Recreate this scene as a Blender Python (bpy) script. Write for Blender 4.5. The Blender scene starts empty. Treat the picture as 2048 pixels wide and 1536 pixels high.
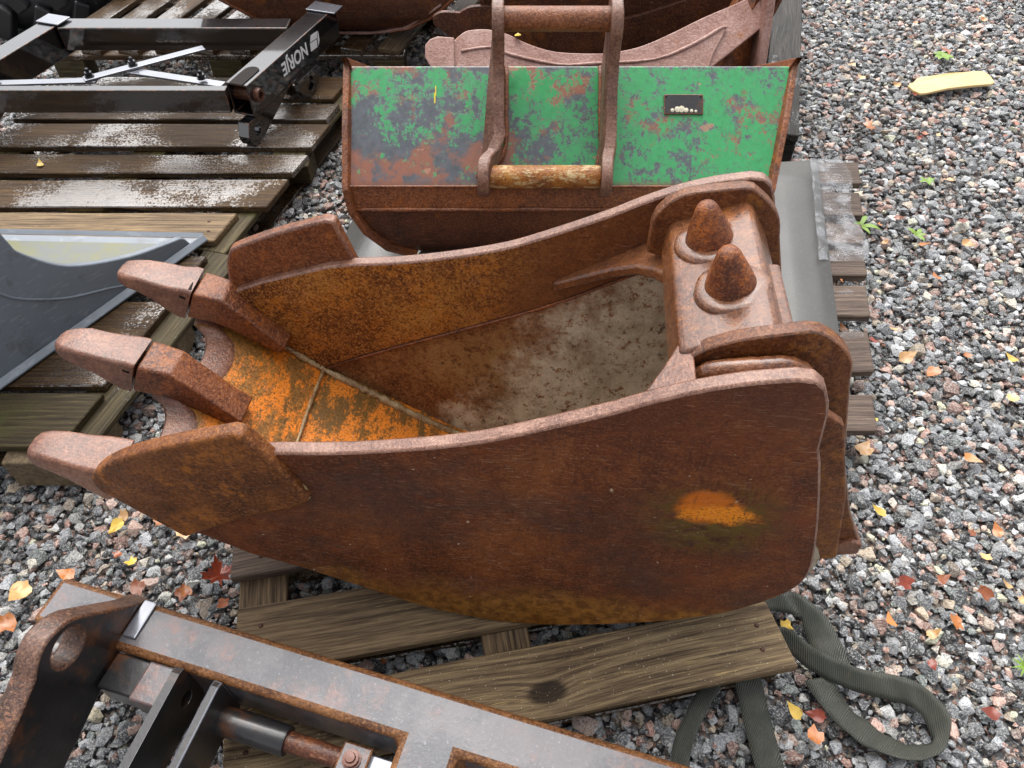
import bpy, bmesh, math, random
import numpy as np
from mathutils import Vector, Matrix, noise as mnoise
R = math.radians
rng = random.Random(7)
scene = bpy.context.scene
col = scene.collection

# ------------------------------------------------------------------ camera, sky, sun, exposure
cam_d = bpy.data.cameras.new('camera'); cam = bpy.data.objects.new('camera', cam_d); col.objects.link(cam)
cam.location = (0, 0, 1.67); cam.rotation_euler = (R(90 - 49), 0, 0)
cam_d.sensor_width = 36; cam_d.lens = 36 * 1500 / 2048; cam_d.clip_start = .05; cam_d.clip_end = 600
scene.camera = cam
world = bpy.data.worlds.new('World'); scene.world = world; world.use_nodes = True
wn = world.node_tree; wn.nodes.clear()
sky = wn.nodes.new('ShaderNodeTexSky'); sky.sky_type = 'NISHITA'; sky.sun_disc = False
SUN_EL, SUN_ROT = 60, -8            # overcast daylight, brightest part of the sky ahead and a little right
sky.sun_elevation = R(SUN_EL); sky.sun_rotation = R(SUN_ROT); sky.air_density = 1; sky.dust_density = 4; sky.ozone_density = 1
hs = wn.nodes.new('ShaderNodeHueSaturation'); hs.inputs['Saturation'].default_value = .2
bgn = wn.nodes.new('ShaderNodeBackground'); bgn.inputs[1].default_value = .14
wo = wn.nodes.new('ShaderNodeOutputWorld')
wn.links.new(sky.outputs[0], hs.inputs['Color']); wn.links.new(hs.outputs[0], bgn.inputs[0]); wn.links.new(bgn.outputs[0], wo.inputs[0])
sun_d = bpy.data.lights.new('sun', 'SUN'); sun_d.energy = 1.5; sun_d.angle = R(70); sun_d.color = (1, .97, .93)
sun = bpy.data.objects.new('sun', sun_d); col.objects.link(sun)
sd = Vector((math.sin(R(SUN_ROT)) * math.cos(R(SUN_EL)), math.cos(R(SUN_ROT)) * math.cos(R(SUN_EL)), math.sin(R(SUN_EL))))
sun.rotation_euler = sd.to_track_quat('Z', 'Y').to_euler(); sun.location = (0, 0, 8)
vs = scene.view_settings; vs.view_transform = 'Standard'; vs.look = 'None'; vs.exposure = 1.02; vs.gamma = 1; vs.use_curve_mapping = False
scene.cycles.max_bounces = 6; scene.cycles.use_denoising = True

# ------------------------------------------------------------------ node helpers
def S(h):
    h = h.lstrip('#'); c = [int(h[i:i + 2], 16) / 255 for i in (0, 2, 4)]
    return tuple((x / 12.92 if x <= .04045 else ((x + .055) / 1.055) ** 2.4) for x in c) + (1,)

class NM:
    def __init__(s, name):
        s.m = bpy.data.materials.new(name); s.m.use_nodes = True; s.t = s.m.node_tree; s.t.nodes.clear()
        s.out = s.t.nodes.new('ShaderNodeOutputMaterial'); s.b = s.t.nodes.new('ShaderNodeBsdfPrincipled')
        s.t.links.new(s.b.outputs[0], s.out.inputs[0])
        s.tc = s.t.nodes.new('ShaderNodeTexCoord'); s.obj = s.tc.outputs['Object']; s._sep = None
    def n(s, t): return s.t.nodes.new('ShaderNode' + t)
    def put(s, sock, v):
        if isinstance(v, bpy.types.NodeSocket): s.t.links.new(v, sock)
        elif v is not None: sock.default_value = v
    def mapping(s, vec, scale=(1, 1, 1), loc=(0, 0, 0), rot=(0, 0, 0)):
        m = s.n('Mapping'); s.put(m.inputs[0], vec); m.inputs[1].default_value = loc; m.inputs[2].default_value = rot; m.inputs[3].default_value = scale
        return m.outputs[0]
    def noise(s, scale, detail=4, rough=.55, vec=None, dist=0):
        m = s.n('TexNoise'); s.put(m.inputs['Vector'], vec or s.obj); m.inputs['Scale'].default_value = scale
        m.inputs['Detail'].default_value = detail; m.inputs['Roughness'].default_value = rough; m.inputs['Distortion'].default_value = dist
        return m.outputs[0]
    def voronoi(s, scale, vec=None, feature='F1', out=0):
        m = s.n('TexVoronoi'); m.feature = feature; s.put(m.inputs['Vector'], vec or s.obj); m.inputs['Scale'].default_value = scale
        return m.outputs[out]
    def ramp(s, fac, stops, interp='LINEAR'):
        m = s.n('ValToRGB'); m.color_ramp.interpolation = interp; e = m.color_ramp.elements
        while len(e) < len(stops): e.new(.5)
        for el, (p, c) in zip(e, stops):
            el.position = p; el.color = c if isinstance(c, (tuple, list)) else (c, c, c, 1)
        s.put(m.inputs[0], fac); return m.outputs[0]
    def step(s, fac, a, b):
        m = s.n('MapRange'); m.interpolation_type = 'SMOOTHSTEP'; s.put(m.inputs[0], fac); m.inputs[1].default_value = a; m.inputs[2].default_value = b
        return m.outputs[0]
    def mix(s, fac, a, b, mode='MIX'):
        m = s.n('MixRGB'); m.blend_type = mode; s.put(m.inputs[0], fac); s.put(m.inputs[1], a); s.put(m.inputs[2], b); return m.outputs[0]
    def math(s, op, a, b=0.):
        m = s.n('Math'); m.operation = op; s.put(m.inputs[0], a); s.put(m.inputs[1], b); return m.outputs[0]
    def xyz(s, i):
        if s._sep is None:
            s._sep = s.n('SeparateXYZ'); s.put(s._sep.inputs[0], s.obj)
        return s._sep.outputs[i]
    def blob(s, c, r, soft=.5, wob=.35, wscale=14):
        """irregular patch round a point of the object"""
        mp = s.mapping(s.obj, tuple(1 / q for q in r), tuple(-c[i] / r[i] for i in range(3)))
        l = s.n('VectorMath'); l.operation = 'LENGTH'; s.put(l.inputs[0], mp)
        d = s.math('ADD', l.outputs['Value'], s.math('MULTIPLY', s.math('SUBTRACT', s.noise(wscale, 4), .5), wob * 4))
        return s.math('SUBTRACT', 1., s.step(d, 1 - soft, 1 + soft))
    def bump(s, h, strength=.3, dist=.004, cb=.4):
        m = s.n('Bump'); m.inputs['Strength'].default_value = strength; m.inputs['Distance'].default_value = dist; s.put(m.inputs['Height'], h)
        s.put(s.b.inputs['Normal'], m.outputs[0])
        m2 = s.n('Bump'); m2.inputs['Strength'].default_value = strength * cb; m2.inputs['Distance'].default_value = dist; s.put(m2.inputs['Height'], h); s.put(s.b.inputs['Coat Normal'], m2.outputs[0])
    def fin(s, color, rough, metal=0., coat=0., coat_r=.15, spec=None):
        s.put(s.b.inputs['Base Color'], color); s.put(s.b.inputs['Roughness'], rough); s.put(s.b.inputs['Metallic'], metal)
        s.put(s.b.inputs['Coat Weight'], coat); s.b.inputs['Coat Roughness'].default_value = coat_r
        if spec is not None: s.put(s.b.inputs['Specular IOR Level'], spec)
        return s.m

def rust(name, dark, mid, lite, scale=9, orange=None, extra=None, rough=(.34, .62), bump=.5, coat=.25, specks=.5, cb=.4):
    k = NM(name)
    a = k.noise(scale, 6, .62); b = k.noise(scale * 7, 5, .7)
    b3 = k.noise(max(90, scale * 14), 4, .75)
    f = k.math('ADD', k.math('MULTIPLY', a, .5), k.math('ADD', k.math('MULTIPLY', b, .28), k.math('MULTIPLY', b3, .22)))
    c = k.ramp(f, [(.40, S(dark)), (.5, S(mid)), (.61, S(lite))])
    if orange:
        m = k.math('MULTIPLY', k.step(k.noise(scale * 1.3, 6, .7, k.mapping(k.obj, (1, 1, 1), (3, 5, 7))), orange[1], orange[1] + .1), k.step(b, .38, .6))
        c = k.mix(m, c, S(orange[0]))
    g = k.noise(190, 4, .7)
    c = k.mix(k.math('MULTIPLY', k.step(g, .53, .60), specks), c, k.mix(.35, S(lite), S('#c08a5a'))); c = k.mix(k.math('MULTIPLY', k.step(g, .46, .39), specks), c, k.mix(.35, S(dark), S('#140804')))
    if extra: c = extra(k, c, b, g)
    # long pale scratches
    k.b.inputs['Specular IOR Level'].default_value = .35
    sc = k.noise(30, 2, .5, k.mapping(k.obj, (1.2, 1, 9), (2, 1, 4), (0, R(25), 0)))
    c = k.mix(k.math('MULTIPLY', k.step(sc, .65, .68), .35), c, S('#a8735a'))
    r = k.ramp(k.noise(scale * 2.2, 4), [(.35, rough[0]), (.65, rough[1])])
    k.bump(k.math('ADD', k.math('MULTIPLY', g, .55), k.math('ADD', b, k.math('MULTIPLY', b3, .8))), bump, .005, cb)
    k.b.inputs['Coat IOR'].default_value = 1.5
    return k.fin(c, r, .0, coat, .16)

def wood(name, dark, mid, lite, wet=.5, streak='#b59b62', moss=None, knot=None, specks=False):
    k = NM(name)
    oi = k.n('ObjectInfo'); sh = k.n('VectorMath'); sh.operation = 'ADD'; k.put(sh.inputs[0], k.obj)
    cmb = k.n('CombineXYZ'); rr = k.math('MULTIPLY', oi.outputs['Random'], 37.)
    for i in range(3): k.put(cmb.inputs[i], rr)
    k.put(sh.inputs[1], cmb.outputs[0]); v = sh.outputs[0]
    warp = k.noise(2.5, 3, .5, v)
    kd = k.voronoi(2.1, k.mapping(v, (1, 2.4, .3)))
    if knot:
        kv = k.n('VectorMath'); kv.operation = 'LENGTH'; k.put(kv.inputs[0], k.mapping(k.obj, (1.5, 2.6, 0), (-knot[0] * 1.5, -knot[1] * 2.6, 0))); kd = k.math('MINIMUM', kd, kv.outputs['Value'])
    ringv = k.n('VectorMath'); ringv.operation = 'ADD'; k.put(ringv.inputs[0], k.mapping(v, (.9, 30, 30))); cx_ = k.n('CombineXYZ'); k.put(cx_.inputs[1], k.math('DIVIDE', .16, k.math('ADD', kd, .10))); k.put(ringv.inputs[1], cx_.outputs[0])
    g = k.noise(5, 6, .65, ringv.outputs[0], .35)
    fine = k.noise(8, 4, .7, k.mapping(v, (2.2, 90, 90)))
    f = k.math('ADD', k.math('MULTIPLY', g, .6), k.math('ADD', k.math('MULTIPLY', fine, .3), k.math('MULTIPLY', warp, .15)))
    c = k.ramp(f, [(.42, S(dark)), (.52, S(mid)), (.64, S(lite))])
    st = k.math('MULTIPLY', k.step(k.noise(6, 5, .7, k.mapping(v, (1.5, 17, 17), (4, 2, 9))), .60, .70), k.step(fine, .42, .6))
    c = k.mix(k.math('MULTIPLY', st, .75), c, S(streak))
    c = k.mix(k.math('MULTIPLY', k.step(kd, .075, .045), .85), c, S('#1a110a'))
    crk = k.noise(4, 4, .6, k.mapping(v, (.55, 34, 34), (8, 3, 1))); c = k.mix(k.math('MULTIPLY', k.step(crk, .685, .71), .85), c, S('#120c07'))
    if specks: c = k.mix(k.math('MULTIPLY', k.step(k.noise(210, 2, .5, v), .69, .72), .75), c, S('#d8d0ba'))  # pale flecks paint the glint of water drops into the colour
    if moss: c = k.mix(k.math('MULTIPLY', k.step(k.noise(5, 5, .6, v), .52, .68), .55), c, S(moss))
    hsv = k.n('HueSaturation'); k.put(hsv.inputs['Color'], c); k.put(hsv.inputs['Value'], k.math('ADD', .75, k.math('MULTIPLY', oi.outputs['Random'], .5)))
    grit = k.noise(140, 3, .6, v); w = k.step(k.math('ADD', k.noise(3.0, 5, .6, v), k.math('ADD', k.math('MULTIPLY', k.math('SUBTRACT', grit, .5), .55), k.math('MULTIPLY', k.math('SUBTRACT', fine, .5), .35))), .69 - .27 * wet, .75 - .27 * wet)
    r = k.math('SUBTRACT', .62, k.math('MULTIPLY', w, .38))
    k.b.inputs['Coat IOR'].default_value = 2.3
    drops = k.noise(160, 2, .5, v)
    k.bump(k.math('ADD', k.math('MULTIPLY', fine, .9), k.math('ADD', g, k.math('MULTIPLY', k.step(drops, .62, .72), .3))), .42, .004)
    return k.fin(hsv.outputs[0], r, 0, w, .09, .25)

# ------------------------------------------------------------------ mesh helpers
class MB:
    def __init__(s): s.v = []; s.f = []
    def add(s, v, f):
        o = len(s.v); s.v += [tuple(p) for p in v]; s.f += [tuple(i + o for i in q) for q in f]; return s
    def box(s, x0, x1, y0, y1, z0, z1, M=None):
        v = [Vector((x, y, z)) for x in (x0, x1) for y in (y0, y1) for z in (z0, z1)]
        if M: v = [M @ p for p in v]
        return s.add(v, [(0, 1, 3, 2), (4, 6, 7, 5), (0, 4, 5, 1), (2, 3, 7, 6), (0, 2, 6, 4), (1, 5, 7, 3)])
    def prism(s, poly, d0, d1, fn):
        """poly in 2-D pushed from d0 to d1; fn(p, q, d) gives the 3-D point"""
        n = len(poly)
        v = [fn(p, q, d0) for p, q in poly] + [fn(p, q, d1) for p, q in poly]
        return s.add(v, [tuple(range(n)), tuple(range(2 * n - 1, n - 1, -1))] + [(i, i + n, (i + 1) % n + n, (i + 1) % n) for i in range(n)])
    def holed(s, poly, c, r, d0, d1, fn, n=40):
        """a plate with a round hole; the outline is star-shaped round the hole"""
        an = sorted(set([round(2 * math.pi * i / n, 4) for i in range(n)] + [round(math.atan2(q - c[1], p - c[0]) % (2 * math.pi), 4) for p, q in poly]))
        ring = []
        for a in an:
            dx, dy = math.cos(a), math.sin(a); best = None
            for i in range(len(poly)):
                (x1, y1), (x2, y2) = poly[i], poly[(i + 1) % len(poly)]
                ex, ey = x2 - x1, y2 - y1; den = dx * ey - dy * ex
                if abs(den) < 1e-12: continue
                t = ((x1 - c[0]) * ey - (y1 - c[1]) * ex) / den; u = ((x1 - c[0]) * dy - (y1 - c[1]) * dx) / den
                if t > 0 and -1e-6 <= u <= 1 + 1e-6 and (best is None or t > best): best = t
            ring.append((c[0] + dx * best, c[1] + dy * best))
        m = len(an); inn = [(c[0] + r * math.cos(a), c[1] + r * math.sin(a)) for a in an]
        v = [fn(*p, d0) for p in ring] + [fn(*p, d1) for p in ring] + [fn(*p, d0) for p in inn] + [fn(*p, d1) for p in inn]
        f = []
        for i in range(m):
            j = (i + 1) % m
            f += [(i, j, j + m, i + m), (i, i + 2 * m, j + 2 * m, j), (i + m, j + m, j + 3 * m, i + 3 * m), (i + 2 * m, i + 3 * m, j + 3 * m, j + 2 * m)]
        return s.add(v, f)
    def tube(s, path, rad, n=10, cap=True, wob=0, up=None):
        path = [Vector(p) for p in path]; rings = []
        for i, p in enumerate(path):
            t = (path[min(i + 1, len(path) - 1)] - path[max(i - 1, 0)]).normalized()
            u = t.cross(Vector((0, 0, 1)) if abs(t.z) < .9 else Vector((1, 0, 0))).normalized(); w = t.cross(u)
            r = (rad[i] if isinstance(rad, (list, tuple)) else rad) * (1 + wob * rng.uniform(-1, 1))
            rings.append([p + (u * math.cos(2 * math.pi * k / n) + w * math.sin(2 * math.pi * k / n)) * r for k in range(n)])
        return s.loft(rings, cap)
    def loft(s, rings, cap=True, closed=True):
        n = len(rings[0]); v = [p for r in rings for p in r]; f = []
        for i in range(len(rings) - 1):
            for k in range(n if closed else n - 1):
                a, b = i * n + k, i * n + (k + 1) % n
                f.append((a, b, b + n, a + n))
        if cap: f += [tuple(range(n)), tuple(range(len(v) - 1, len(v) - n - 1, -1))]
        return s.add(v, f)
    def lathe(s, prof, base, axis, n=28):
        base, axis = Vector(base), Vector(axis).normalized(); u = axis.orthogonal().normalized(); w = axis.cross(u)
        return s.loft([[base + axis * h + (u * math.cos(2 * math.pi * k / n) + w * math.sin(2 * math.pi * k / n)) * r for k in range(n)] for r, h in prof])
    def build(s, name, mat, parent=None, bevel=0, seg=2, smooth=False, edge_mat=None, M=None, jit=0):
        me = bpy.data.meshes.new(name)
        vv = s.v
        if jit: vv = [tuple(Vector(p) + mnoise.noise_vector(Vector(p) * 23) * jit) for p in vv]
        me.from_pydata(vv, [], s.f); me.validate()
        bm = bmesh.new(); bm.from_mesh(me); bmesh.ops.remove_doubles(bm, verts=bm.verts, dist=1e-6); bmesh.ops.recalc_face_normals(bm, faces=bm.faces)
        if smooth is True:
            for fa in bm.faces: fa.smooth = True
        elif smooth:
            for fa in bm.faces: fa.smooth = True
            for e in bm.edges:
                if len(e.link_faces) == 2 and e.calc_face_angle(0) > R(smooth): e.smooth = False
        bm.to_mesh(me); bm.free(); me.materials.append(mat)
        if edge_mat: me.materials.append(edge_mat)
        o = bpy.data.objects.new(name, me); col.objects.link(o)
        if parent: o.parent = parent
        if M is not None: o.matrix_local = M
        if bevel:
            b = o.modifiers.new('bevel', 'BEVEL'); b.width = bevel; b.segments = seg; b.limit_method = 'ANGLE'; b.angle_limit = R(32); b.harden_normals = False
            if edge_mat: b.material = 1
        return o

def set_side(o, axis, idx=1, lim=.5):
    ax = Vector(axis).normalized()
    for p in o.data.polygons:
        if abs(p.normal.dot(ax)) < lim: p.material_index = idx
    return o
def cr(pts, n=5, closed=False):
    """Catmull-Rom through the points"""
    P = [Vector(p) for p in pts]; out = []
    for i in range(len(P) - 1):
        a, b, c, d = P[max(i - 1, 0)], P[i], P[i + 1], P[min(i + 2, len(P) - 1)]
        for k in range(n):
            t = k / n
            out.append(tuple(.5 * ((2 * b) + (c - a) * t + (2 * a - 5 * b + 4 * c - d) * t * t + (3 * b - a - 3 * c + d) * t ** 3)))
    return out + [tuple(P[-1])]
def resample(pts, n):
    P = [Vector(p) for p in pts]; L = [0]
    for i in range(1, len(P)): L.append(L[-1] + (P[i] - P[i - 1]).length)
    out = []; j = 0
    for k in range(n):
        t = L[-1] * k / (n - 1)
        while j < len(L) - 2 and L[j + 1] < t: j += 1
        q = (t - L[j]) / max(L[j + 1] - L[j], 1e-9); out.append(tuple(P[j].lerp(P[j + 1], q)))
    return out
def tag(o, label=None, cat=None, group=None, kind=None):
    for k, v in (('label', label), ('category', cat), ('group', group), ('kind', kind)):
        if v: o[k] = v
    return o
def thing(name, label, cat, loc=(0, 0, 0), group=None, M=None):
    o = bpy.data.objects.new(name, None); o.empty_display_size = .1; col.objects.link(o)
    if M is not None: o.matrix_world = M
    else: o.location = loc
    return tag(o, label, cat, group)
V3 = lambda x, y, z: (x, y, z)

# ------------------------------------------------------------------ materials
M = {}
def side_extra(k, c, b, g):
    pm = k.noise(3.2, 6, .65, k.mapping(k.obj, (.8, 1, 1.6), (2, 0, 3)))
    c = k.mix(k.math('MULTIPLY', k.step(pm, .46, .62), .6), c, k.mix(b, S('#3a261f'), S('#54392e')))
    rm = k.noise(6, 6, .7, k.mapping(k.obj, (1, 1, 1.4), (6, 0, 1))); c = k.mix(k.math('MULTIPLY', k.step(rm, .54, .66), .5), c, S('#7a3a14'))
    z = k.math('ADD', k.xyz(2), k.math('MULTIPLY', k.math('SUBTRACT', k.noise(5, 6, .7), .5), .26))
    c = k.mix(k.math('MULTIPLY', k.step(z, -.47, -.56), .92), c, k.mix(k.step(b, .4, .6), S('#6e4212'), S('#a06a28')))
    c = k.mix(k.math('MULTIPLY', k.step(z, -.06, .06), .4), c, S('#5e2f1a'))
    o = k.blob((.232, 0, -.155), (.050, 1, .042), .28, .16, 22)
    o2 = k.blob((.252, 0, -.172), (.058, 1, .024), .4, .4, 34)
    ol = k.blob((.25, 0, -.19), (.10, 1, .085), .6, .25, 9)
    c = k.mix(k.math('MULTIPLY', ol, k.step(b, .35, .6)), c, S('#5e4a16'))
    c = k.mix(k.math('MULTIPLY', o, k.step(b, .38, .5)), c, S('#c9680f'))
    c = k.mix(k.math('MULTIPLY', o2, k.step(g, .40, .5)), c, S('#f0901c'))
    # streaks and scrapes along the plate, rain runs down it
    s1 = k.noise(16, 5, .7, k.mapping(k.obj, (1.1, 1, 11), (0, 0, 0), (0, R(-14), 0))); c = k.mix(k.math('MULTIPLY', k.step(s1, .60, .70), .30), c, S('#7d5334'))
    s2 = k.noise(13, 5, .7, k.mapping(k.obj, (8, 1, 1), (3, 0, 0))); c = k.mix(k.math('MULTIPLY', k.step(s2, .55, .68), .38), c, S('#2a130a'))
    s3 = k.noise(40, 3, .6, k.mapping(k.obj, (.7, 1, 14), (1, 0, 5), (0, R(32), 0))); c = k.mix(k.math('MULTIPLY', k.step(s3, .635, .655), .5), c, S('#a07a5a'))
    s4 = k.noise(55, 3, .6, k.mapping(k.obj, (.5, 1, 10), (3, 0, 2), (0, R(-48), 0))); c = k.mix(k.math('MULTIPLY', k.math('MULTIPLY', k.step(s4, .625, .645), k.step(k.noise(4, 3), .48, .6)), .55), c, S('#b8967a'))
    s5 = k.noise(34, 4, .7, k.mapping(k.obj, (1, 1, 5), (7, 0, 2), (0, R(10), 0))); c = k.mix(k.math('MULTIPLY', k.step(s5, .60, .66), .4), c, S('#8a4a1e'))
    ch = k.noise(38, 2, .9, k.mapping(k.obj, (1, 1, 1.3), (9, 2, 4))); c = k.mix(k.math('MULTIPLY', k.step(ch, .70, .72), .8), c, S('#b8a184'))
    return c
def inner_extra(k, c, b, g):
    x = k.xyz(0); z = k.xyz(2); n = k.noise(8, 6, .75)
    sx = k.math('ADD', k.math('SUBTRACT', x, k.math('MULTIPLY', k.math('ADD', z, .35), .75)), k.math('MULTIPLY', k.math('SUBTRACT', n, .5), .55))
    och = k.math('MULTIPLY', k.blob((-.22, 0, -.36), (.16, 5, .09), .6, .3, 9), k.step(b, .36, .56)); c = k.mix(k.math('MULTIPLY', och, .7), c, S('#9c7c4c'))
    f = k.noise(48, 7, .85); m = k.math('MULTIPLY', k.step(sx, -.22, -.02), k.step(f, .40, .47))
    c = k.mix(m, c, k.mix(k.step(n, .35, .62), S('#a2987f'), S('#d2cbb4')))
    dk = k.noise(34, 5, .8, k.mapping(k.obj, (1, 1, 1), (5, 5, 5))); c = k.mix(k.math('MULTIPLY', k.step(dk, .60, .64), .75), c, S('#3a2416'))
    return c
def floor_extra(k, c, b, g):
    x = k.math('ADD', k.xyz(0), k.math('MULTIPLY', k.math('SUBTRACT', k.noise(9, 5, .7), .5), .3))
    p = k.noise(8, 9, .86, k.mapping(k.obj, (1.4, .7, 1.4)))
    fr = k.step(x, -.10, -.25)
    c = k.mix(fr, k.mix(k.step(k.noise(26, 6, .8), .4, .5), c, S('#b5ac96')), k.mix(b, S('#5e431c'), S('#7d5a24')))
    return k.mix(k.math('MULTIPLY', k.math('MULTIPLY', fr, k.step(p, .47, .53)), k.step(g, .36, .5)), c, S('#ea8622'))
def lip_extra(k, c, b, g):
    p = k.noise(8, 9, .86, k.mapping(k.obj, (1.4, .7, 1.4)))
    x = k.xyz(0)
    band = k.math('MULTIPLY', k.step(p, .47, .53), k.math('MULTIPLY', k.step(x, -.80, -.74), k.step(g, .36, .5)))
    return k.mix(k.math('MULTIPLY', band, .95), c, S('#ea8420'))
M['rust_side'] = rust('rust_side', '#3c1c0c', '#622f14', '#82481e', 5, extra=side_extra, specks=.35, coat=.12, rough=(.45, .72))
M['rust_cutter'] = rust('rust_cutter', '#45240c', '#683915', '#875022', 8, ('#9a5a1c', .5), specks=.45, coat=.1)
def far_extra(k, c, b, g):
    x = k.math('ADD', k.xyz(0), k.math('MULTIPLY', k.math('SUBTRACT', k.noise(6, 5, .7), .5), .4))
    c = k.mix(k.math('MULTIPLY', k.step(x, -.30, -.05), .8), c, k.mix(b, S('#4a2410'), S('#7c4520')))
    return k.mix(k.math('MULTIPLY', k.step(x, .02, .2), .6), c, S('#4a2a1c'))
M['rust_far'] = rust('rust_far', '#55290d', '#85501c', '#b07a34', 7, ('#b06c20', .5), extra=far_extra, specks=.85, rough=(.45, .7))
M['rust_inner'] = rust('rust_inner', '#553018', '#7d4f2d', '#a2784c', 8, extra=inner_extra, specks=.5)
M['rust_floor'] = rust('rust_floor', '#4a3a20', '#6f5a38', '#8d7c5c', 8, extra=lambda k, c, b, g: floor_extra(k, c, b, g), specks=.5)
M['rust_lip'] = rust('rust_lip', '#5c451a', '#875a23', '#a3702e', 9, extra=lip_extra, specks=.6)
M['rust_worn'] = rust('rust_worn', '#54301f', '#734530', '#92644a', 11, specks=.3, rough=(.32, .55), coat=.75)
M['rust_beam'] = rust('rust_beam', '#4a2410', '#703f1c', '#8e5832', 9, ('#94540f', .53), specks=.15, rough=(.4, .6), coat=1., bump=.8, cb=.13)
M['rust_ear'] = rust('rust_ear', '#44220f', '#633415', '#7d4a24', 8, ('#8a551a', .52), specks=.4)
M['rust_cone'] = rust('rust_cone', '#45200e', '#6a3418', '#965422', 20, ('#b8641c', .52), specks=.4, rough=(.25, .5))
M['rust_weld'] = rust('rust_weld', '#73502e', '#a08258', '#c8b488', 26, specks=.4, coat=.7)
M['rust_rim_sheen'] = rust('rust_rim_sheen', '#663d2c', '#885d4a', '#a8806c', 14, specks=.3, rough=(.3, .5), coat=.8, bump=.8, cb=.25)  # rim rust made paler, the sky's sheen on the edges put into the colour
M['rust_ear2'] = rust('rust_ear2', '#54362a', '#745041', '#8e6b5a', 9, specks=.35, rough=(.35, .55), coat=.4)
M['rust_plain'] = rust('rust_plain', '#4a2616', '#6f3c20', '#8a5230', 8, ('#8d4d1a', .52), specks=.5)
M['rust_dark'] = rust('rust_dark', '#33190f', '#4d2818', '#663820', 5, ('#7a4518', .55), specks=.4)
M['rust_pink'] = rust('rust_pink', '#8a6055', '#a67e72', '#bd9a90', 7, ('#9c5d2a', .60), specks=.4, rough=(.3, .5), coat=.4)
def pin_extra(k, c, b, g):
    return k.mix(k.math('MULTIPLY', k.step(k.noise(16, 5, .8, k.mapping(k.obj, (1, 2, 2))), .5, .6), .85), c, S('#c9b183'))
M['rust_pin'] = rust('rust_pin', '#6b3a14', '#96591c', '#b27a2c', 14, extra=pin_extra, specks=.4, rough=(.28, .5))
M['rust_pin2'] = rust('rust_pin2', '#5b2f18', '#7c4626', '#935a36', 14, specks=.5)

k = NM('green_paint')      # flaking green over grey primer over rust
n1 = k.noise(13, 9, .82, k.mapping(k.obj, (1, 1, .42))); n2 = k.noise(75, 6, .85, k.mapping(k.obj, (1, 1, .3))); n3 = k.noise(5, 5, .65, k.mapping(k.obj, (1, 1, 1), (7, 3, 1)))
lefty = k.step(k.xyz(0), .45, -.5); low = k.step(k.xyz(2), .66, .42)
wear = k.math('ADD', k.math('MULTIPLY', n1, .62), k.math('ADD', k.math('MULTIPLY', n2, .38), k.math('ADD', k.math('MULTIPLY', k.math('ADD', k.math('MULTIPLY', lefty, .025), k.math('MULTIPLY', k.math('MULTIPLY', lefty, low), .10)), 1.), k.math('MULTIPLY', k.step(k.xyz(2), .635, .66), .10))))
green = k.mix(k.noise(60, 4), S('#27854a'), S('#3c9e60'))
prim = k.mix(k.noise(40, 4), S('#2c3036'), S('#5d626a'))
rus = k.mix(n2, S('#6c3b26'), S('#96604a'))
base = k.mix(k.step(n3, .50, .58), prim, rus)
c = k.mix(k.step(wear, .517, .537), green, base); c = k.mix(k.math('MULTIPLY', k.step(n2, .55, .66), .30), c, S('#4a5a4c'))
c = k.mix(k.step(k.xyz(2), .446, .425), c, k.mix(k.step(n1, .42, .36), S('#6a3a20'), S('#2b2a2c')))
vl = k.noise(55, 4, .7, k.mapping(k.obj, (1, 1, .05), (2, 2, 2))); c = k.mix(k.math('MULTIPLY', k.step(vl, .52, .70), .30), c, S('#2c3a30'))
vr = k.noise(24, 4, .7, k.mapping(k.obj, (1, 1, .10), (8, 2, 2))); c = k.mix(k.math('MULTIPLY', k.step(vr, .60, .74), .6), c, S('#7d4a34'))
scr = k.noise(14, 3, .5, k.mapping(k.obj, (1, 1, 2.5), (1, 2, 3), (0, R(40), 0)))
c = k.mix(k.math('MULTIPLY', k.step(scr, .685, .70), .7), c, S('#a5745e'))
k.bump(k.math('ADD', k.math('MULTIPLY', k.step(wear, .555, .525), .5), k.math('MULTIPLY', n2, .4)), .35, .003)
k.b.inputs['Coat IOR'].default_value = 1.6
M['green'] = k.fin(c, k.ramp(n1, [(.3, .25), (.7, .48)]), 0, .3, .15)

k = NM('black_paint')
st = k.noise(9, 6, .7, k.mapping(k.obj, (3.5, 3.5, .8), (0, 0, 0), (0, R(15), 0))); low = k.noise(4, 4)
c = k.mix(k.math('MULTIPLY', k.step(st, .6, .76), .5), k.mix(k.noise(30, 4), S('#08080a'), S('#151518')), S('#4a2a1c'))
k.bump(k.noise(120, 3), .05, .002)
k.b.inputs['Coat IOR'].default_value = 2.1
M['black'] = k.fin(c, k.ramp(low, [(.3, .22), (.7, .36)]), 0, .9, .05, .2)
k = NM('black_rust_edge'); M['black_edge'] = k.fin(k.mix(k.step(k.noise(40, 5, .7), .48, .6), S('#2a2420'), S('#6d4430')), .4, 0, .3)
k = NM('grey_paint')
c = k.mix(k.noise(6, 5), S('#626971'), S('#79818a')); c = k.mix(k.math('MULTIPLY', k.step(k.noise(3, 4, .6, k.mapping(k.obj, (1, 1, 1), (2, 2, 2))), .55, .75), .3), c, S('#50575f'))
sc = k.noise(20, 3, .5, k.mapping(k.obj, (1, 1, 5), (0, 0, 0), (0, R(30), R(30)))); c = k.mix(k.math('MULTIPLY', k.step(sc, .60, .64), .4), c, S('#8a9096')); c = k.mix(k.math('MULTIPLY', k.step(k.noise(8, 6, .75, k.mapping(k.obj, (1, 1, 1), (3, 1, 1))), .55, .68), .45), c, S('#454039'))
k.bump(k.noise(150, 3), .1, .002)
M['grey'] = k.fin(c, k.ramp(k.noise(5, 3), [(.3, .3), (.7, .48)]), 0, .2, .2)
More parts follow.
